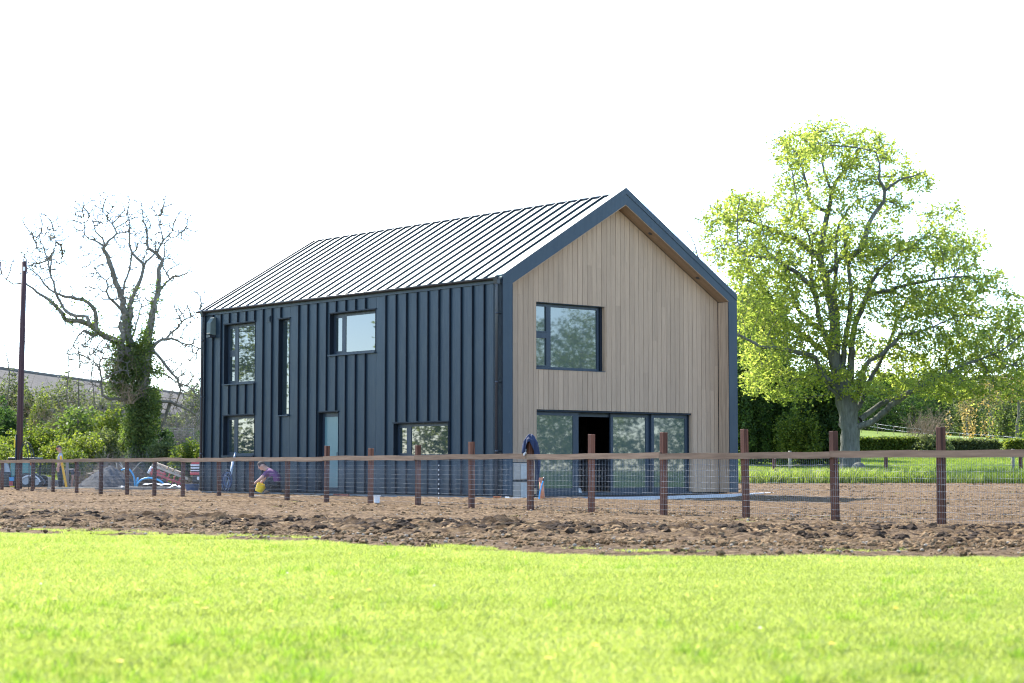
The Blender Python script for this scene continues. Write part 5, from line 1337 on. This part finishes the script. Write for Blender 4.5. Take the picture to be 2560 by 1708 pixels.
# blue pipe offcuts
def pxp(lst, Y, dy=0): return [tuple(P(a, b_, Y+dy*i)) for i, (a, b_) in enumerate(lst)]
def pipe(pts, rad, mat, name, label, cat='pipe', n=8, step=.08, group=None):
    C = spline(pts, step); o0 = Vector(C[0]); b = MB().tube([Vector(c)-o0 for c in C], rad, n); return tagd(b.build(name, mat, None, loc=o0), label, cat, group)
pipe(pxp([(303,1176),(312,1172),(322,1173),(331,1184),(336,1198),(337,1216)], 74), .034, M_blue, 'blue_pipe', 'blue pipe offcut standing in a tall arch by the chippings')
pipe(pxp([(341,1219),(346,1207),(355,1199),(372,1195),(390,1198),(402,1204),(411,1212)], 73), .036, M_blue, 'blue_pipe', 'blue pipe offcut bent in a low arch over the white sheets')
pipe(pxp([(341,1212),(343,1203),(345,1194)], 73.4), .034, M_blue, 'blue_pipe', 'short blue pipe stub between the two arches')
pipe(pxp([(371,1184),(375,1176),(380,1168)], 74), .06, M_white, 'ribbed_tube', 'white ribbed tube tilted over the blue arch', 'tube')
# crumpled white sheets, one mesh each
def sheet(px0, px1, py0, py1, Y, seed, label, mat=None):
    cx, cy = (px0+px1)/2, (py0+py1)/2; q = P(cx, cy, Y); w_ = (px1-px0)/sc_at(Y)/2; h_ = (py1-py0)/sc_at(Y); n = 22
    u, v = np.meshgrid(np.linspace(-1, 1, n), np.linspace(-1, 1, n)); Z = h_*(.45+.75*fbm(u*1.8+seed, v*1.6, 3))*(1-.5*u*u); g0 = max(0, q.z-h_/2-G(q.x, Y))
    me = grid_mesh('plastic_sheet', u*w_, v*.55+.1*fbm(u*2, v*2+seed), np.maximum(Z, -g0), mat or M_sheet); return tagd(link('plastic_sheet', me, None, (q.x, q.y, q.z-h_/2)), label, 'sheet')
sheet(345, 432, 1206, 1214, 72.2, 1, 'long crumpled white sheet below the low blue arch'); sheet(300, 316, 1213, 1224, 72, 2, 'small crumpled white sheet at the foot of the tall blue arch'); sheet(424, 458, 1210, 1222, 71.8, 3, 'white plastic sheet lying right of the long white sheet')
b = MB(); q = P(385, 1222, 71.6); 
tagd(MB().bbox(-1.35, 1.35, -.5, .3, -.2, .14, .02).build('covered_pallet', M_black, None, loc=(q.x, q.y+.4, G(q.x, q.y))), 'black wrapped pallet beneath the long white sheet', 'pallet')
tagd(MB().bbox(-1.75, 1.75, -.06, .06, -.15, .13, .01).build('timber_baulk', M_grey_timber, None, loc=(q.x-.2, 70.4, G(q.x, 70)-.0)), 'long grey timber baulk lying behind the fence by the pallet', 'timber')
q = spot(150, 76); tagd(MB().bbox(-1.0, .9, -.07, .07, 0, .10, .01).build('timber_baulk', M_pale_timber, None, loc=(q[0]+.9, q[1]-1.6, q[2])), 'pale timber plank lying at the feet of the standing man', 'timber')
# red ramp with pale cleats, leaning down to the right
def ramp_thing():
    Y = 74; a = Vector(P(388, 1158, Y)); c = Vector(P(455, 1184, Y)); root = empty('red_ramp', (a.x, Y, G(a.x, Y)), 0, 'red steel ramp with pale cleats sloping down behind the fence', 'ramp'); o = root.location; d = c-a; ln = d.length; u = d.normalized()
    ang = math.atan2(-u.z, u.x); M_ = Matrix.Translation(a-o) @ Matrix.Rotation(ang, 4, 'Y')
    MB().box(-.1, ln+.3, -.04, .0, -.16, -.07, M_pale_timber, M_).build('top_rail', None, root)
    for k in range(17):
        if k in (8, 12): continue
        MB().box(.06*k+.02, .06*k+.052, -.05, .35, -.065, .035, M_pale_timber, M_).build('cleat', None, root)
    MB().box(-.1, ln+.35, -.04, .02, -.42, -.34, M_red, M_).build('side_beam', None, root); MB().box(.15, ln+.45, -.04, .02, -.58, -.50, M_black, M_).build('side_beam', None, root); MB().box(-.1, .55, -.05, .02, -.30, -.22, M_red, M_).build('side_beam', None, root)
    for k in range(6): MB().box(.0+.22*k, .05+.22*k, -.035, .02, -.5, -.16, M_red, M_).build('upright', None, root)
    for k in (0, 1): MB().tube([(.1+k*1.0, .0, 0), (.1+k*1.0, .0, .75-k*.42)], .03, 6).build('prop', M_black, root)
ramp_thing()
# red lorry nose showing past the house corner
def lorry():
    Y = 73; s_ = sc_at(Y); x0 = at(476, Y); root = empty('red_lorry', (x0+.9, Y, G(x0, Y)), 0, 'red and white vehicle nose showing behind the left house corner', 'lorry'); o = root.location
    Z = lambda py: CAMZ+(1167-py)/s_-o.z; W2 = .9
    prof = [(-W2, Z(1161)), (-W2+.08, Z(1153)), (-W2+.22, Z(1147)), (-W2+.40, Z(1141)), (W2-.40, Z(1141)), (W2-.22, Z(1147)), (W2-.08, Z(1153)), (W2, Z(1161))]
    MB().prism(prof, 0, 1.6, M_red).build('bonnet', None, root)
    MB().box(-W2+.02, W2-.02, .03, 1.6, Z(1185), Z(1161)-.002, M_dark).build('engine_bay', None, root)
    for k, (a, c) in enumerate([(1166, 1161.5), (1172, 1168.5), (1178, 1175.5)]): MB().bbox(-W2+.01, W2-.01, -.03, .03, Z(a), Z(c), .008, M_white).build('grille_bar', None, root)
    # round badge ring in the middle of the near half of the grille
    b = MB(); pts = [(-.35+.13*math.cos(a), -.05, Z(1170)+.15*math.sin(a)) for a in np.linspace(0, 2*math.pi, 17)]; b.tube(pts, .022, 6, M_white, caps=False); b.build('badge_ring', None, root)
    MB().bbox(-W2, W2, -.10, .1, Z(1188), Z(1180), .03, M_red).build('bumper', None, root); MB().box(-W2+.1, W2-.1, -.02, .3, Z(1205), Z(1188)-.002, M_black).build('under_guard', None, root)
    MB().bbox(-.62, -.1, -.12, -.08, Z(1200), Z(1192), .005, M_white).build('number_plate', None, root)
    for sx_ in (-.72, .72):
        w_ = MB().tube([(sx_-.12, .5, .36), (sx_+.12, .5, .36)], .38, 16).build('wheel', M_black, root); MB().tube([(sx_-.13, .5, .36), (sx_+.13, .5, .36)], .2, 12).build('hub', M_grey, w_)
    MB().tube([(-W2-.02, -.02, Z(1180)), (-W2-.16, -.1, Z(1172)), (-W2-.20, -.1, Z(1164))], .02, 6).build('mirror_arm', M_black, root)
lorry()
# tub beside the house corner
def tub(name, loc, r0, r1, h, mat, label, cat, tilt=0, n=20):
    bm_ = MB(); V = []; F = []
    for (rr, zz) in ((r0, 0), (r1, h), (r1+.012, h), (r1+.012, h-.02), (r1-.008, h-.02) if False else (r1+.0, h-.02), ):
        V += [(rr*math.cos(a), rr*math.sin(a), zz) for a in np.linspace(0, 2*math.pi, n, endpoint=False)]
    m = len(V)//n
    for j in range(m-1): F += [(j*n+k, j*n+(k+1) % n, (j+1)*n+(k+1) % n, (j+1)*n+k) for k in range(n)]
    F.append(tuple(range(n))[::-1]); bm_.add(V, F, mat)
    V = [((rr)*math.cos(a), (rr)*math.sin(a), zz) for rr, zz in ((r1-.006, h), (r0-.006, .012)) for a in np.linspace(0, 2*math.pi, n, endpoint=False)]
    bm_.add(V, [(k, n+k, n+(k+1) % n, (k+1) % n) for k in range(n)]+[tuple(n+k for k in range(n))], mat)
    return tagd(bm_.build(name, None, None, loc=loc, rot=(0, tilt, 0)), label, cat)
M_bluegrey = simple('blue_grey_plastic', (.06,.11,.22), .5, bs=0)
q = P(481, 1231, 66); tub('flexible_tub', (q.x, q.y, G(q.x, q.y)+.02), .20, .27, .24, M_bluegrey, 'blue-grey flexible tub at the foot of the left house corner', 'tub')
q = P(942, 1264, 44.6); tub('paint_bucket', (q.x, q.y, G(q.x, q.y)+.03), .062, .075, .19, M_white, 'small white bucket standing on the soil behind the fence', 'bucket')
q = P(646, 1234, 56.6); yb = tub('yellow_bucket', (q.x, q.y, q.z+.05), .11, .16, .27, M_yellow, 'yellow builders bucket tipped towards the crouching man', 'bucket', .45)
# clay hoppers, bricks and blocks
def hopper(px, py0, py1, Y, label, w_=.2):
    q = P(px, py1, Y); h_ = (py1-py0)/sc_at(Y); b = MB(); V = []
    for (a, z_) in ((w_*.26, 0), (w_*.28, h_*.45), (w_*.5, h_*.8), (w_*.55, h_)): V += [(-a,-a,z_),(a,-a,z_),(a,a,z_),(-a,a,z_)]
    b.add(V, [(j*4+k, j*4+(k+1) % 4, j*4+4+(k+1) % 4, j*4+4+k) for j in range(3) for k in range(4)]+[(3,2,1,0)]); w2 = w_*.47
    b.add([(-w2,-w2,h_*.98),(w2,-w2,h_*.98),(w2,w2,h_*.98),(-w2,w2,h_*.98)], [(0,1,2,3)]); tagd(b.build('clay_hopper', M_or, None, loc=(q.x, q.y, q.z)), label, 'clay gully')
hopper(1243, 1241, 1252, 48.0, 'terracotta gully hopper at the foot of the front house corner'); hopper(425, 1223, 1233, 68, 'terracotta gully hopper lying by the grey timber baulk', .3)
def block(px, py, Y, sx_, sy_, sz_, mat, name, label, cat, rz=0.0, group=None):
    q = P(px, py, Y); tagd(MB().bbox(-sx_/2, sx_/2, -sy_/2, sy_/2, 0, sz_, .006).build(name, mat, None, loc=(q.x, q.y, q.z), rot=(0, 0, rz)), label, cat, group)
block(1268, 1252, 48.0, .11, .1, .1, M_white, 'white_block', 'small white block beside the terracotta hopper', 'block')
bl = ['first red brick right of the crouching man', 'second red brick right of the crouching man, touching the first', 'single red brick midway to the side door', 'red brick left of the side door step', 'red brick before the side door step', 'red brick right of the side door step']
for i, (px, py, rz_) in enumerate([(741,1237,.7),(750,1238,.9),(788,1239,.5),(838,1241,.2),(850,1241,.8),(864,1242,1.2)]): block(px, py, P(px, py, 50).y*(.84/(1.0))*0+ (CAMZ-.05)*FPX/(py-1167), .105, .21, .07, M_brick, 'brick', bl[i], 'brick', rz_)
for i, px in enumerate([1813, 1822]): block(px, 1241, 57.2, .09, .1, .085, M_brick, 'brick', ['red brick under the right house corner, left of its pair', 'red brick under the right house corner, beside the pale block'][i], 'brick')
block(1838, 1243, 57.2, .11, .15, .13, M_kerb, 'concrete_block', 'pale concrete block at the foot of the right house corner', 'block')
def board(px0, py0, px1, py1, w_, th, mat, label, dz=.0):
    Ya = (CAMZ-.06)*FPX/(py0-1167); Yb = (CAMZ-.06)*FPX/(py1-1167); a = P(px0, py0, Ya); c = P(px1, py1, Yb); m_ = (a+c)/2; d = c-a
    tagd(MB().bbox(-d.length/2, d.length/2, -w_/2, w_/2, -th/2, th/2, .004).build('board', mat, None, loc=(m_.x, m_.y, m_.z+dz), rot=(0, 0, math.atan2(d.y, d.x))), label, 'board')
board(512, 1235, 622, 1236, .14, .03, M_pale_timber, 'pale board on the soil left of the yellow bucket'); board(636, 1240, 690, 1236, .3, .03, M_grey, 'grey sheet board at the feet of the crouching man'); board(672, 1245, 800, 1240, .07, .04, M_pale_timber, 'long pale batten on the soil right of the crouching man')
q = P(1256, 1267, 43); tagd(MB().bbox(-.22, .22, -.2, .2, -.02, .03, .008).build('drain_cover', M_bluegrey, None, loc=(q.x, q.y, q.z)), 'dark square drain cover lying on the soil before the house corner', 'drain cover')
pipe([tuple(P(1358, 1264, 45.4)), tuple(P(1356, 1230, 45.4)), tuple(P(1352.5, 1194, 45.4))], [.052]*40, M_or, 'drain_pipe', 'orange drain pipe standing upright beside the jacket post', 'pipe', 14, .4) if False else None
b = MB(); a = P(1358, 1264, 45.4); c = P(1352.5, 1194, 45.4); d = c-a
b.tube([(0,0,-.1), d*.5, d*.86], [.052]*3, 16, M_or); b.tube([d*.86, d], [.058, .058], 16, M_or, caps=False); b.tube([d*.999, d*.9], [.056,.05], 16, M_or, caps=False); b.tube([d*.5, d*.515], [.055,.055], 16, M_or)
tagd(b.build('drain_pipe', None, None, loc=a), 'orange drain pipe standing upright beside the jacket post', 'pipe')
a = P(1347.5, 1264, 45.1); wp = empty('water_pipe', tuple(a), 0, 'thin blue water pipe with black cap beside the orange drain pipe', 'pipe'); C = spline(pxp([(1347.5,1264),(1348,1245),(1352,1222),(1359,1199)], 45.1), .06)
MB().tube([Vector(c)-a for c in C], .017, 8).build('pipe_run', M_blue, wp); e = Vector(C[-1])-a; MB().tube([e-Vector((.008,0,.03)), e+Vector((.02,0,.05))], .027, 10).build('pipe_cap', M_black, wp)
q = P(1450, 1232, 52.5); b = MB(); b.add([(-.05,0,0),(.06,.02,.0),(.03,0,.12),(-.09,.02,.16),(0,.06,.05)], [(0,1,4),(1,2,4),(2,3,4),(3,0,4)]); tagd(b.build('paper_scrap', M_white, None, loc=q), 'scrap of white paper on the door sill', 'paper')
tagd(link('soil_stone', clod('soil_stone', 77, M_stone, .25), None, tuple(P(923, 1318, 27.0)), None), 'largest pale stone in the dark soil ridge', 'stone').scale = (.09, .08, .06)

# leaning pipes with a coil of hose by the wall
q = P(570, 1234, 58.3); lc = empty('leaning_conduits', tuple(q), 0, 'bundle of grey conduits leaning on the cladding with coiled hose', 'conduits')
M_cond = simple('conduit_grey_blue', (.25,.33,.42), .5, bs=0)
for i, (a, c, yy_) in enumerate([((563,1228),(588,1131),.0),((570,1230),(586,1140),.1),((566,1222),(581,1150),-.05),((573,1190),(590,1133),.05)]):
    A_ = P(*a, 58.3+yy_)-q; C_ = P(*c, 58.8+yy_)-q; MB().tube([A_, (A_+C_)/2+Vector((.02,0,0)), C_], .018, 6).build('conduit', M_cond, lc)
for i in range(7):
    r = random.Random(i); cx, cz = -.03+r.uniform(-.05,.05), .38+r.uniform(-.08,.06); rx, rz2 = r.uniform(.08,.16), r.uniform(.2,.34); pts = [(cx+rx*math.cos(t_), r.uniform(-.02,.02)-.05*i/3, cz+rz2*math.sin(t_)) for t_ in np.linspace(0, 6.28, 15)]
    MB().tube(pts, .014, 6, caps=False).build('hose_loop', M_navy if i % 2 else M_bluegrey, lc)

# jacket thrown over a fence post
def jacket():
    p = pos[9]; Y = p.y; top = 1.49; r = np.random.default_rng(6); nT, nR = 56, 22
    th = np.linspace(0, 2*np.pi, nT, endpoint=False)
    # fall of the cloth: long on the right (+x), short on the left
    drop = .34+.36*np.exp(-((th-.25)/.55)**2)+.36*np.exp(-((th-6.28-.25)/.55)**2)+.30*np.exp(-((th-5.75)/.28)**2)
    back = np.sin(th) > .35; drop = np.where(back, .3, drop)
    front = np.exp(-((np.mod(th, 6.283)-4.5)/.50)**2); drop = drop*(1-front*.78)                 # open at the front so that the post shows
    V = []
    for j in range(nR):
        u = j/(nR-1); 
        for k in range(nT):
            fo = .018*math.sin(th[k]*9+u*1.5)+.010*math.sin(th[k]*17+3*u); rad = .02+.085*min(1, u*4.2)**.7+u*.045+fo*min(1, u*2.2)
            zz = top-.02+.05*(1-min(1, u*5))**2-drop[k]*max(0, u-.08)-.02*math.sin(th[k]*3)*(1-u)
            rx = rad*(1.15 if math.cos(th[k]) > 0 else 1.0); V.append((rx*math.cos(th[k]), rad*.9*math.sin(th[k]), zz))
    F = [(j*nT+k, j*nT+(k+1) % nT, (j+1)*nT+(k+1) % nT, (j+1)*nT+k) for j in range(nR-1) for k in range(nT)]
    b = MB().add(V, F, M_navy, True); b.ell((0,0,top+.015), (.045,.04,.025), 10, 6, M_navy)
    # a sleeve hanging behind the rail, with a paler cuff on the other side
    b.tube([(.10,.03,top-.25),(.15,.03,top-.55),(.13,.02,top-.80),(.11,.02,top-1.02)], [.055,.06,.045,.035], 10, M_navy); b.tube([(-.105,-.05,top-.24),(-.125,-.055,top-.37)], [.026,.022], 8, M_sheet)
    o = b.build('jacket', None, None, loc=(p.x, p.y, 0)); m = o.modifiers.new('thick', 'SOLIDIFY'); m.thickness = .012; tagd(o, 'navy jacket thrown over the top of a fence post', 'jacket')
jacket()
# white ties joining the netting
u_ = fence_u(1103); pt = A0+FV*u_
for k in range(9):
    MB().box(-.006, .014, -.006, .006, -.012, .010).build('cable_tie', M_white, fence, loc=fl(Vector((pt.x, pt.y, 0)))+FN*.066+Vector((0,0,.13+.1*k)), rot=(.2,.5,0))

# ------------------------------------------------------------------ people
M_skin = simple('skin', (.50,.28,.20), .55, bs=0, var=.05); M_hair = simple('brown_hair', (.07,.045,.03), .8, bs=.3); M_purple = simple('purple_tshirt', (.13,.035,.13), .85, bs=.2); M_gshirt = simple('grey_tshirt', (.36,.36,.40), .85, bs=.2)
M_trou = simple('dark_trousers', (.022,.026,.034), .85, bs=.2); M_boot = simple('tan_boots', (.22,.14,.08), .8); M_dshirt = simple('charcoal_shirt', (.05,.05,.055), .85, bs=0)
def skin_body(name, J, E, loc, rz, mats, label, clothes):
    """J: joint -> (position, radius); E: bones (a, b, material index). One continuous surface."""
    names = list(J); me = bpy.data.meshes.new(name+'_cage'); me.from_pydata([J[n][0] for n in names], [(names.index(a), names.index(b_)) for a, b_, _ in E], [])
    tmp = bpy.data.objects.new(name+'_cage', me); COL.objects.link(tmp); m = tmp.modifiers.new('s', 'SKIN'); m.use_smooth_shade = True; m.branch_smoothing = .6
    if not me.skin_vertices: me.attributes  # layer is made by the modifier
    lay = me.skin_vertices[0].data if me.skin_vertices else None
    for i, n in enumerate(names):
        rr = J[n][1]; rr = rr if isinstance(rr, tuple) else (rr, rr); f_ = 1.18 if max(rr) > .03 else 1.1; lay[i].radius = (rr[0]*f_, rr[1]*f_); lay[i].use_root = (n == 'pelvis')
    s2 = tmp.modifiers.new('d', 'SUBSURF'); s2.levels = s2.render_levels = 2
    dg = bpy.context.evaluated_depsgraph_get(); ev = tmp.evaluated_get(dg); out = bpy.data.meshes.new_from_object(ev); bpy.data.objects.remove(tmp)
    out.materials.clear(); [out.materials.append(x_) for x_ in mats]
    segs = [(Vector(J[a][0]), Vector(J[b_][0]), k) for a, b_, k in E]
    for f in out.polygons:
        c = f.center; best = min(segs, key=lambda s_: (c-(s_[0]+(s_[1]-s_[0])*max(0, min(1, (c-s_[0]).dot(s_[1]-s_[0])/max(1e-9, (s_[1]-s_[0]).length_squared))))).length)
        f.material_index = clothes(c, best[2]); f.use_smooth = True
    root = link(name, out, None, loc, (0, 0, rz)); return tagd(root, label, 'person')
def hand(J, E, wrist, d, side, pre, mat=0):
    """five short fingers rooted in the palm"""
    w_ = Vector(J[wrist][0]); d = Vector(d).normalized(); sd_ = Vector(side).normalized(); pl = w_+d*.075; J[pre+'palm'] = (tuple(pl), (.036, .020)); E.append((wrist, pre+'palm', mat))
    for i, (off, ln) in enumerate([(-.027,.062),(-.009,.072),(.009,.068),(.026,.055)]):
        a = pl+sd_*off+d*.02; m_ = a+d*ln*.5; e = m_+d*ln*.4-d.cross(sd_)*ln*.22
        for nm, q, rr in ((f'{pre}f{i}a', a, .010), (f'{pre}f{i}b', m_, .009), (f'{pre}f{i}c', e, .0075)): J[nm] = (tuple(q), rr)
        E += [(pre+'palm', f'{pre}f{i}a', mat), (f'{pre}f{i}a', f'{pre}f{i}b', mat), (f'{pre}f{i}b', f'{pre}f{i}c', mat)]
    t1 = w_+d*.04-sd_*.035; t2 = t1+d*.03-sd_*.018; J[pre+'t1'] = (tuple(t1), .012); J[pre+'t2'] = (tuple(t2), .009); E += [(pre+'palm', pre+'t1', mat), (pre+'t1', pre+'t2', mat)]
def head_extra(root, c, rot, hair_mat, glasses=None):
    Mh = Matrix.Translation(c) @ rot
    h_ = MB(); h_.ell((0,0,0), (.098,.078,.118), 20, 14, M_skin, None); h_.ell((-.055,0,-.06), (.048,.05,.055), 12, 10, M_skin)
    for i_ in range(len(h_.v)): h_.v[i_] = tuple(Mh @ Vector(h_.v[i_]))
    h_.build('head', None, root)
    b = MB()
    # hair cap (facing -x)
    bm = bmesh.new(); bmesh.ops.create_uvsphere(bm, u_segments=20, v_segments=14, radius=1)
    dele = [v for v in bm.verts if (v.co.z < -.15 and v.co.x < .35) or (v.co.x < -.62 and v.co.z < .42) or v.co.z < -.6]; bmesh.ops.delete(bm, geom=dele, context='VERTS')
    b.bm(bm, hair_mat, Mh @ Matrix.Diagonal((.108, .086, .128, 1)), True); b.build('hair', None, root)
    f = MB(); f.prism([(-.098,-.030),(-.125,-.034),(-.100,.012)], -.012, .012, M_skin, M=Mh)      # nose
    for sy in (-1, 1): f.ell(Mh @ Vector((.012, sy*.080, -.01)), (.018, .010, .030), 8, 6, M_skin); f.ell(Mh @ Vector((-.093, sy*.032, .012)), (.008, .013, .009), 8, 6, M_white); f.ell(Mh @ Vector((-.099, sy*.032, .012)), (.004, .006, .006), 6, 5, M_dark)
    f.ell(Mh @ Vector((-.094, 0, -.060)), (.008, .024, .006), 8, 6, simple('lips', (.38,.14,.11), .6, bs=0)); f.build('face', None, root)
    if glasses:
        g_ = MB(); [g_.bbox(-.120, -.104, sy*.034-.028, sy*.034+.028, -.012, .036, .005, glasses, Mh) for sy in (-1, 1)]; [g_.tube([Mh @ Vector((-.11, sy*.064, .014)), Mh @ Vector((.0, sy*.088, .012))], .004, 5, glasses) for sy in (-1, 1)]; g_.build('safety_glasses', None, root)
# man crouching with the yellow bucket
J = {'pelvis': ((.22,0,.33), (.19,.19)), 'waist': ((.16,0,.46), (.215,.20)), 'chest': ((.02,0,.56), (.20,.19)), 'neck0': ((-.09,0,.655), (.075,.07)), 'neck': ((-.14,0,.69), .066), 'head0': ((-.19,0,.725), (.080,.078)), 'head': ((-.225,0,.77), (.098,.080)), 'crown': ((-.225,0,.83), (.07,.065)),
     'shL': ((-.06,-.19,.60), .065), 'elL': ((-.22,-.24,.41), .042), 'wrL': ((-.40,-.18,.28), .029), 'shR': ((-.06,.19,.60), .065), 'elR': ((-.20,.22,.40), .042), 'wrR': ((-.30,.12,.24), .029),
     'hipL': ((.20,-.10,.26), .095), 'knL': ((-.10,-.16,.36), .068), 'anL': ((-.02,-.16,.07), .045), 'toL': ((-.16,-.17,.04), .042), 'hipR': ((.20,.10,.26), .095), 'knR': ((-.05,.14,.09), .068), 'anR': ((.30,.14,.10), .045), 'toR': ((.36,.14,.045), .042)}
E = [('pelvis','waist',1),('waist','chest',1),('chest','neck0',1),('neck0','neck',0),('neck','head0',0),('head0','head',0),('head','crown',0),('chest','shL',1),('shL','elL',1),('elL','wrL',0),('chest','shR',1),('shR','elR',1),('elR','wrR',0),
     ('pelvis','hipL',2),('hipL','knL',2),('knL','anL',2),('anL','toL',3),('pelvis','hipR',2),('hipR','knR',2),('knR','anR',2),('anR','toR',3)]
hand(J, E, 'wrL', (-.7,.1,-.5), (0,1,0), 'l'); hand(J, E, 'wrR', (-.7,-.1,-.6), (0,1,0), 'r')
def cl(c, k):
    if k == 1 and c.x < -.14 and c.z < .50 and abs(c.y) > .12: return 0
    if k == 1 and c.z < .26: return 2
    if k == 2 and c.z > .33 and c.x > .10: return 1
    return k
q = P(676, 1233, 56.6); q.z = G(q.x, q.y)+.07
man = skin_body('person', J, E, tuple(q), 0, [M_skin, M_purple, M_trou, M_boot], 'man in purple T-shirt crouching with his hands at the yellow bucket', cl); man.scale = (1.12, 1.15, 1.08)
head_extra(man, Vector((-.238,0,.772)), Matrix.Rotation(R(-38), 4, 'Y'), M_hair)
# man standing, looking down to the left
J = {'pelvis': ((.0,0,.95), (.13,.15)), 'waist': ((.0,0,1.08), (.12,.15)), 'chest': ((.015,0,1.30), (.135,.17)), 'neck0': ((.01,0,1.46), (.075,.08)), 'neck': ((-.01,0,1.52), .055), 'head0': ((-.03,0,1.575), (.075,.072)), 'head': ((-.04,0,1.65), (.098,.078)), 'crown': ((-.03,0,1.715), (.075,.065)),
     'shL': ((.01,-.20,1.42), .062), 'elL': ((.05,-.25,1.13), .042), 'wrL': ((-.06,-.24,.88), .029), 'shR': ((.01,.20,1.42), .062), 'elR': ((.03,.25,1.13), .042), 'wrR': ((-.10,.22,.90), .029),
     'hipL': ((.0,-.10,.88), .095), 'knL': ((-.02,-.11,.50), .066), 'anL': ((.03,-.11,.09), .045), 'toL': ((-.12,-.12,.045), .042), 'hipR': ((.0,.10,.88), .095), 'knR': ((.02,.11,.50), .066), 'anR': ((.09,.11,.09), .045), 'toR': ((-.05,.12,.045), .042)}
E = [('pelvis','waist',1),('waist','chest',1),('chest','neck0',1),('neck0','neck',0),('neck','head0',0),('head0','head',0),('head','crown',0),('chest','shL',1),('shL','elL',1),('elL','wrL',0),('chest','shR',1),('shR','elR',1),('elR','wrR',0),
     ('pelvis','hipL',2),('hipL','knL',2),('knL','anL',2),('anL','toL',3),('pelvis','hipR',2),('hipR','knR',2),('knR','anR',2),('anR','toR',3)]
hand(J, E, 'wrL', (-.25,0,-1), (1,0,0), 'l'); hand(J, E, 'wrR', (-.25,0,-1), (1,0,0), 'r')
def cl2(c, k):
    if k == 1 and abs(c.y) > .19 and .98 < c.z < 1.20: return 0
    if k in (1, 2) and c.z < .97: return 2
    if k == 2 and c.z >= .97: return 1
    return k
q = P(149, 1225, 78); q.z = G(q.x, q.y)
m2_ = skin_body('person', J, E, tuple(q), R(8), [M_skin, M_gshirt, M_trou, M_dark], 'man in grey T-shirt and orange safety glasses standing behind the fence', cl2)
head_extra(m2_, Vector((-.045,0,1.655)), Matrix.Rotation(R(-20), 4, 'Y'), M_hair, simple('orange_lens', (.75,.16,.02), .2, bs=0))
# third man bending down behind the grey post
J = {'pelvis': ((-.15,0,.62), (.13,.13)), 'waist': ((-.08,0,.72), (.12,.13)), 'chest': ((.12,0,.80), (.13,.14)), 'neck0': ((.26,0,.76), (.07,.07)), 'neck': ((.31,0,.72), .052), 'head0': ((.35,0,.66), (.07,.07)), 'head': ((.39,0,.60), (.09,.075)),
     'shL': ((.20,-.19,.74), .06), 'elL': ((.24,-.20,.46), .042), 'wrL': ((.20,-.18,.22), .029), 'shR': ((.20,.19,.74), .06), 'elR': ((.30,.22,.46), .042), 'wrR': ((.28,.18,.22), .029),
     'hipL': ((-.16,-.10,.58), .09), 'knL': ((-.02,-.13,.36), .064), 'anL': ((-.14,-.13,.08), .045), 'toL': ((.0,-.14,.045), .042), 'hipR': ((-.16,.10,.58), .09), 'knR': ((.02,.13,.36), .064), 'anR': ((-.08,.13,.08), .045), 'toR': ((.06,.14,.045), .042)}
E = [e for e in E if not e[0].startswith(('l','r')) and 'palm' not in e[1] and e[1] != 'crown']; E = [e for e in E if e[0] in J and e[1] in J]
hand(J, E, 'wrL', (0,0,-1), (1,0,0), 'l'); hand(J, E, 'wrR', (0,0,-1), (1,0,0), 'r')
def cl3(c, k):
    if k == 1 and c.z < .56 and c.x > .1: return 0
    return k
q = P(170, 1225, 79); q.z = G(q.x, q.y)
m3_ = skin_body('person', J, E, tuple(q), 0, [M_skin, M_dshirt, M_trou, M_dark], 'man in charcoal shirt bending down behind the pale upright post', cl3)
head_extra(m3_, Vector((.39,0,.61)), Matrix.Rotation(R(115), 4, 'Y') @ Matrix.Rotation(math.pi, 4, 'Z'), M_hair)
# yellow level staff and the pale post beside the men
a = P(151.5, 1140, 76.5); c = P(164, 1231, 76.2); d = c-a; M_ = Matrix.Rotation(math.atan2(d.x, -d.z)*-1, 4, 'Y')
tagd(MB().bbox(-.045, .045, -.02, .02, -d.length, 0, .006).build('level_staff', simple('staff_yellow', (.80,.42,.015), .45, bs=0), None, loc=a, rot=(0, -math.atan2(d.x, -d.z), 0)), 'long yellow level staff leaning in front of the standing man', 'level')
q = P(169, 1229, 77.3); tagd(MB().bbox(-.055, .055, -.05, .05, -.1, P(169, 1152, 77.3).z-q.z, .01).build('round_post', M_grey_timber, None, loc=q, rot=(0,-.03,0)), 'pale upright timber post between the standing and bending men', 'post')
q = P(123, 1226, 79); tagd(MB().bbox(-.05, .05, -.05, .05, -.1, .55, .01).build('round_post', M_grey_timber, None, loc=q), 'short grey stub post between loader and standing man', 'post')
tagd(MB().bbox(-2.2, 2.2, -.08, .08, -.1, .34, .01).build('low_wall', M_concrete, None, loc=(at(120, 81.5), 81.5, G(at(120, 81.5), 81.5))), 'low grey concrete wall behind the standing man', 'wall')
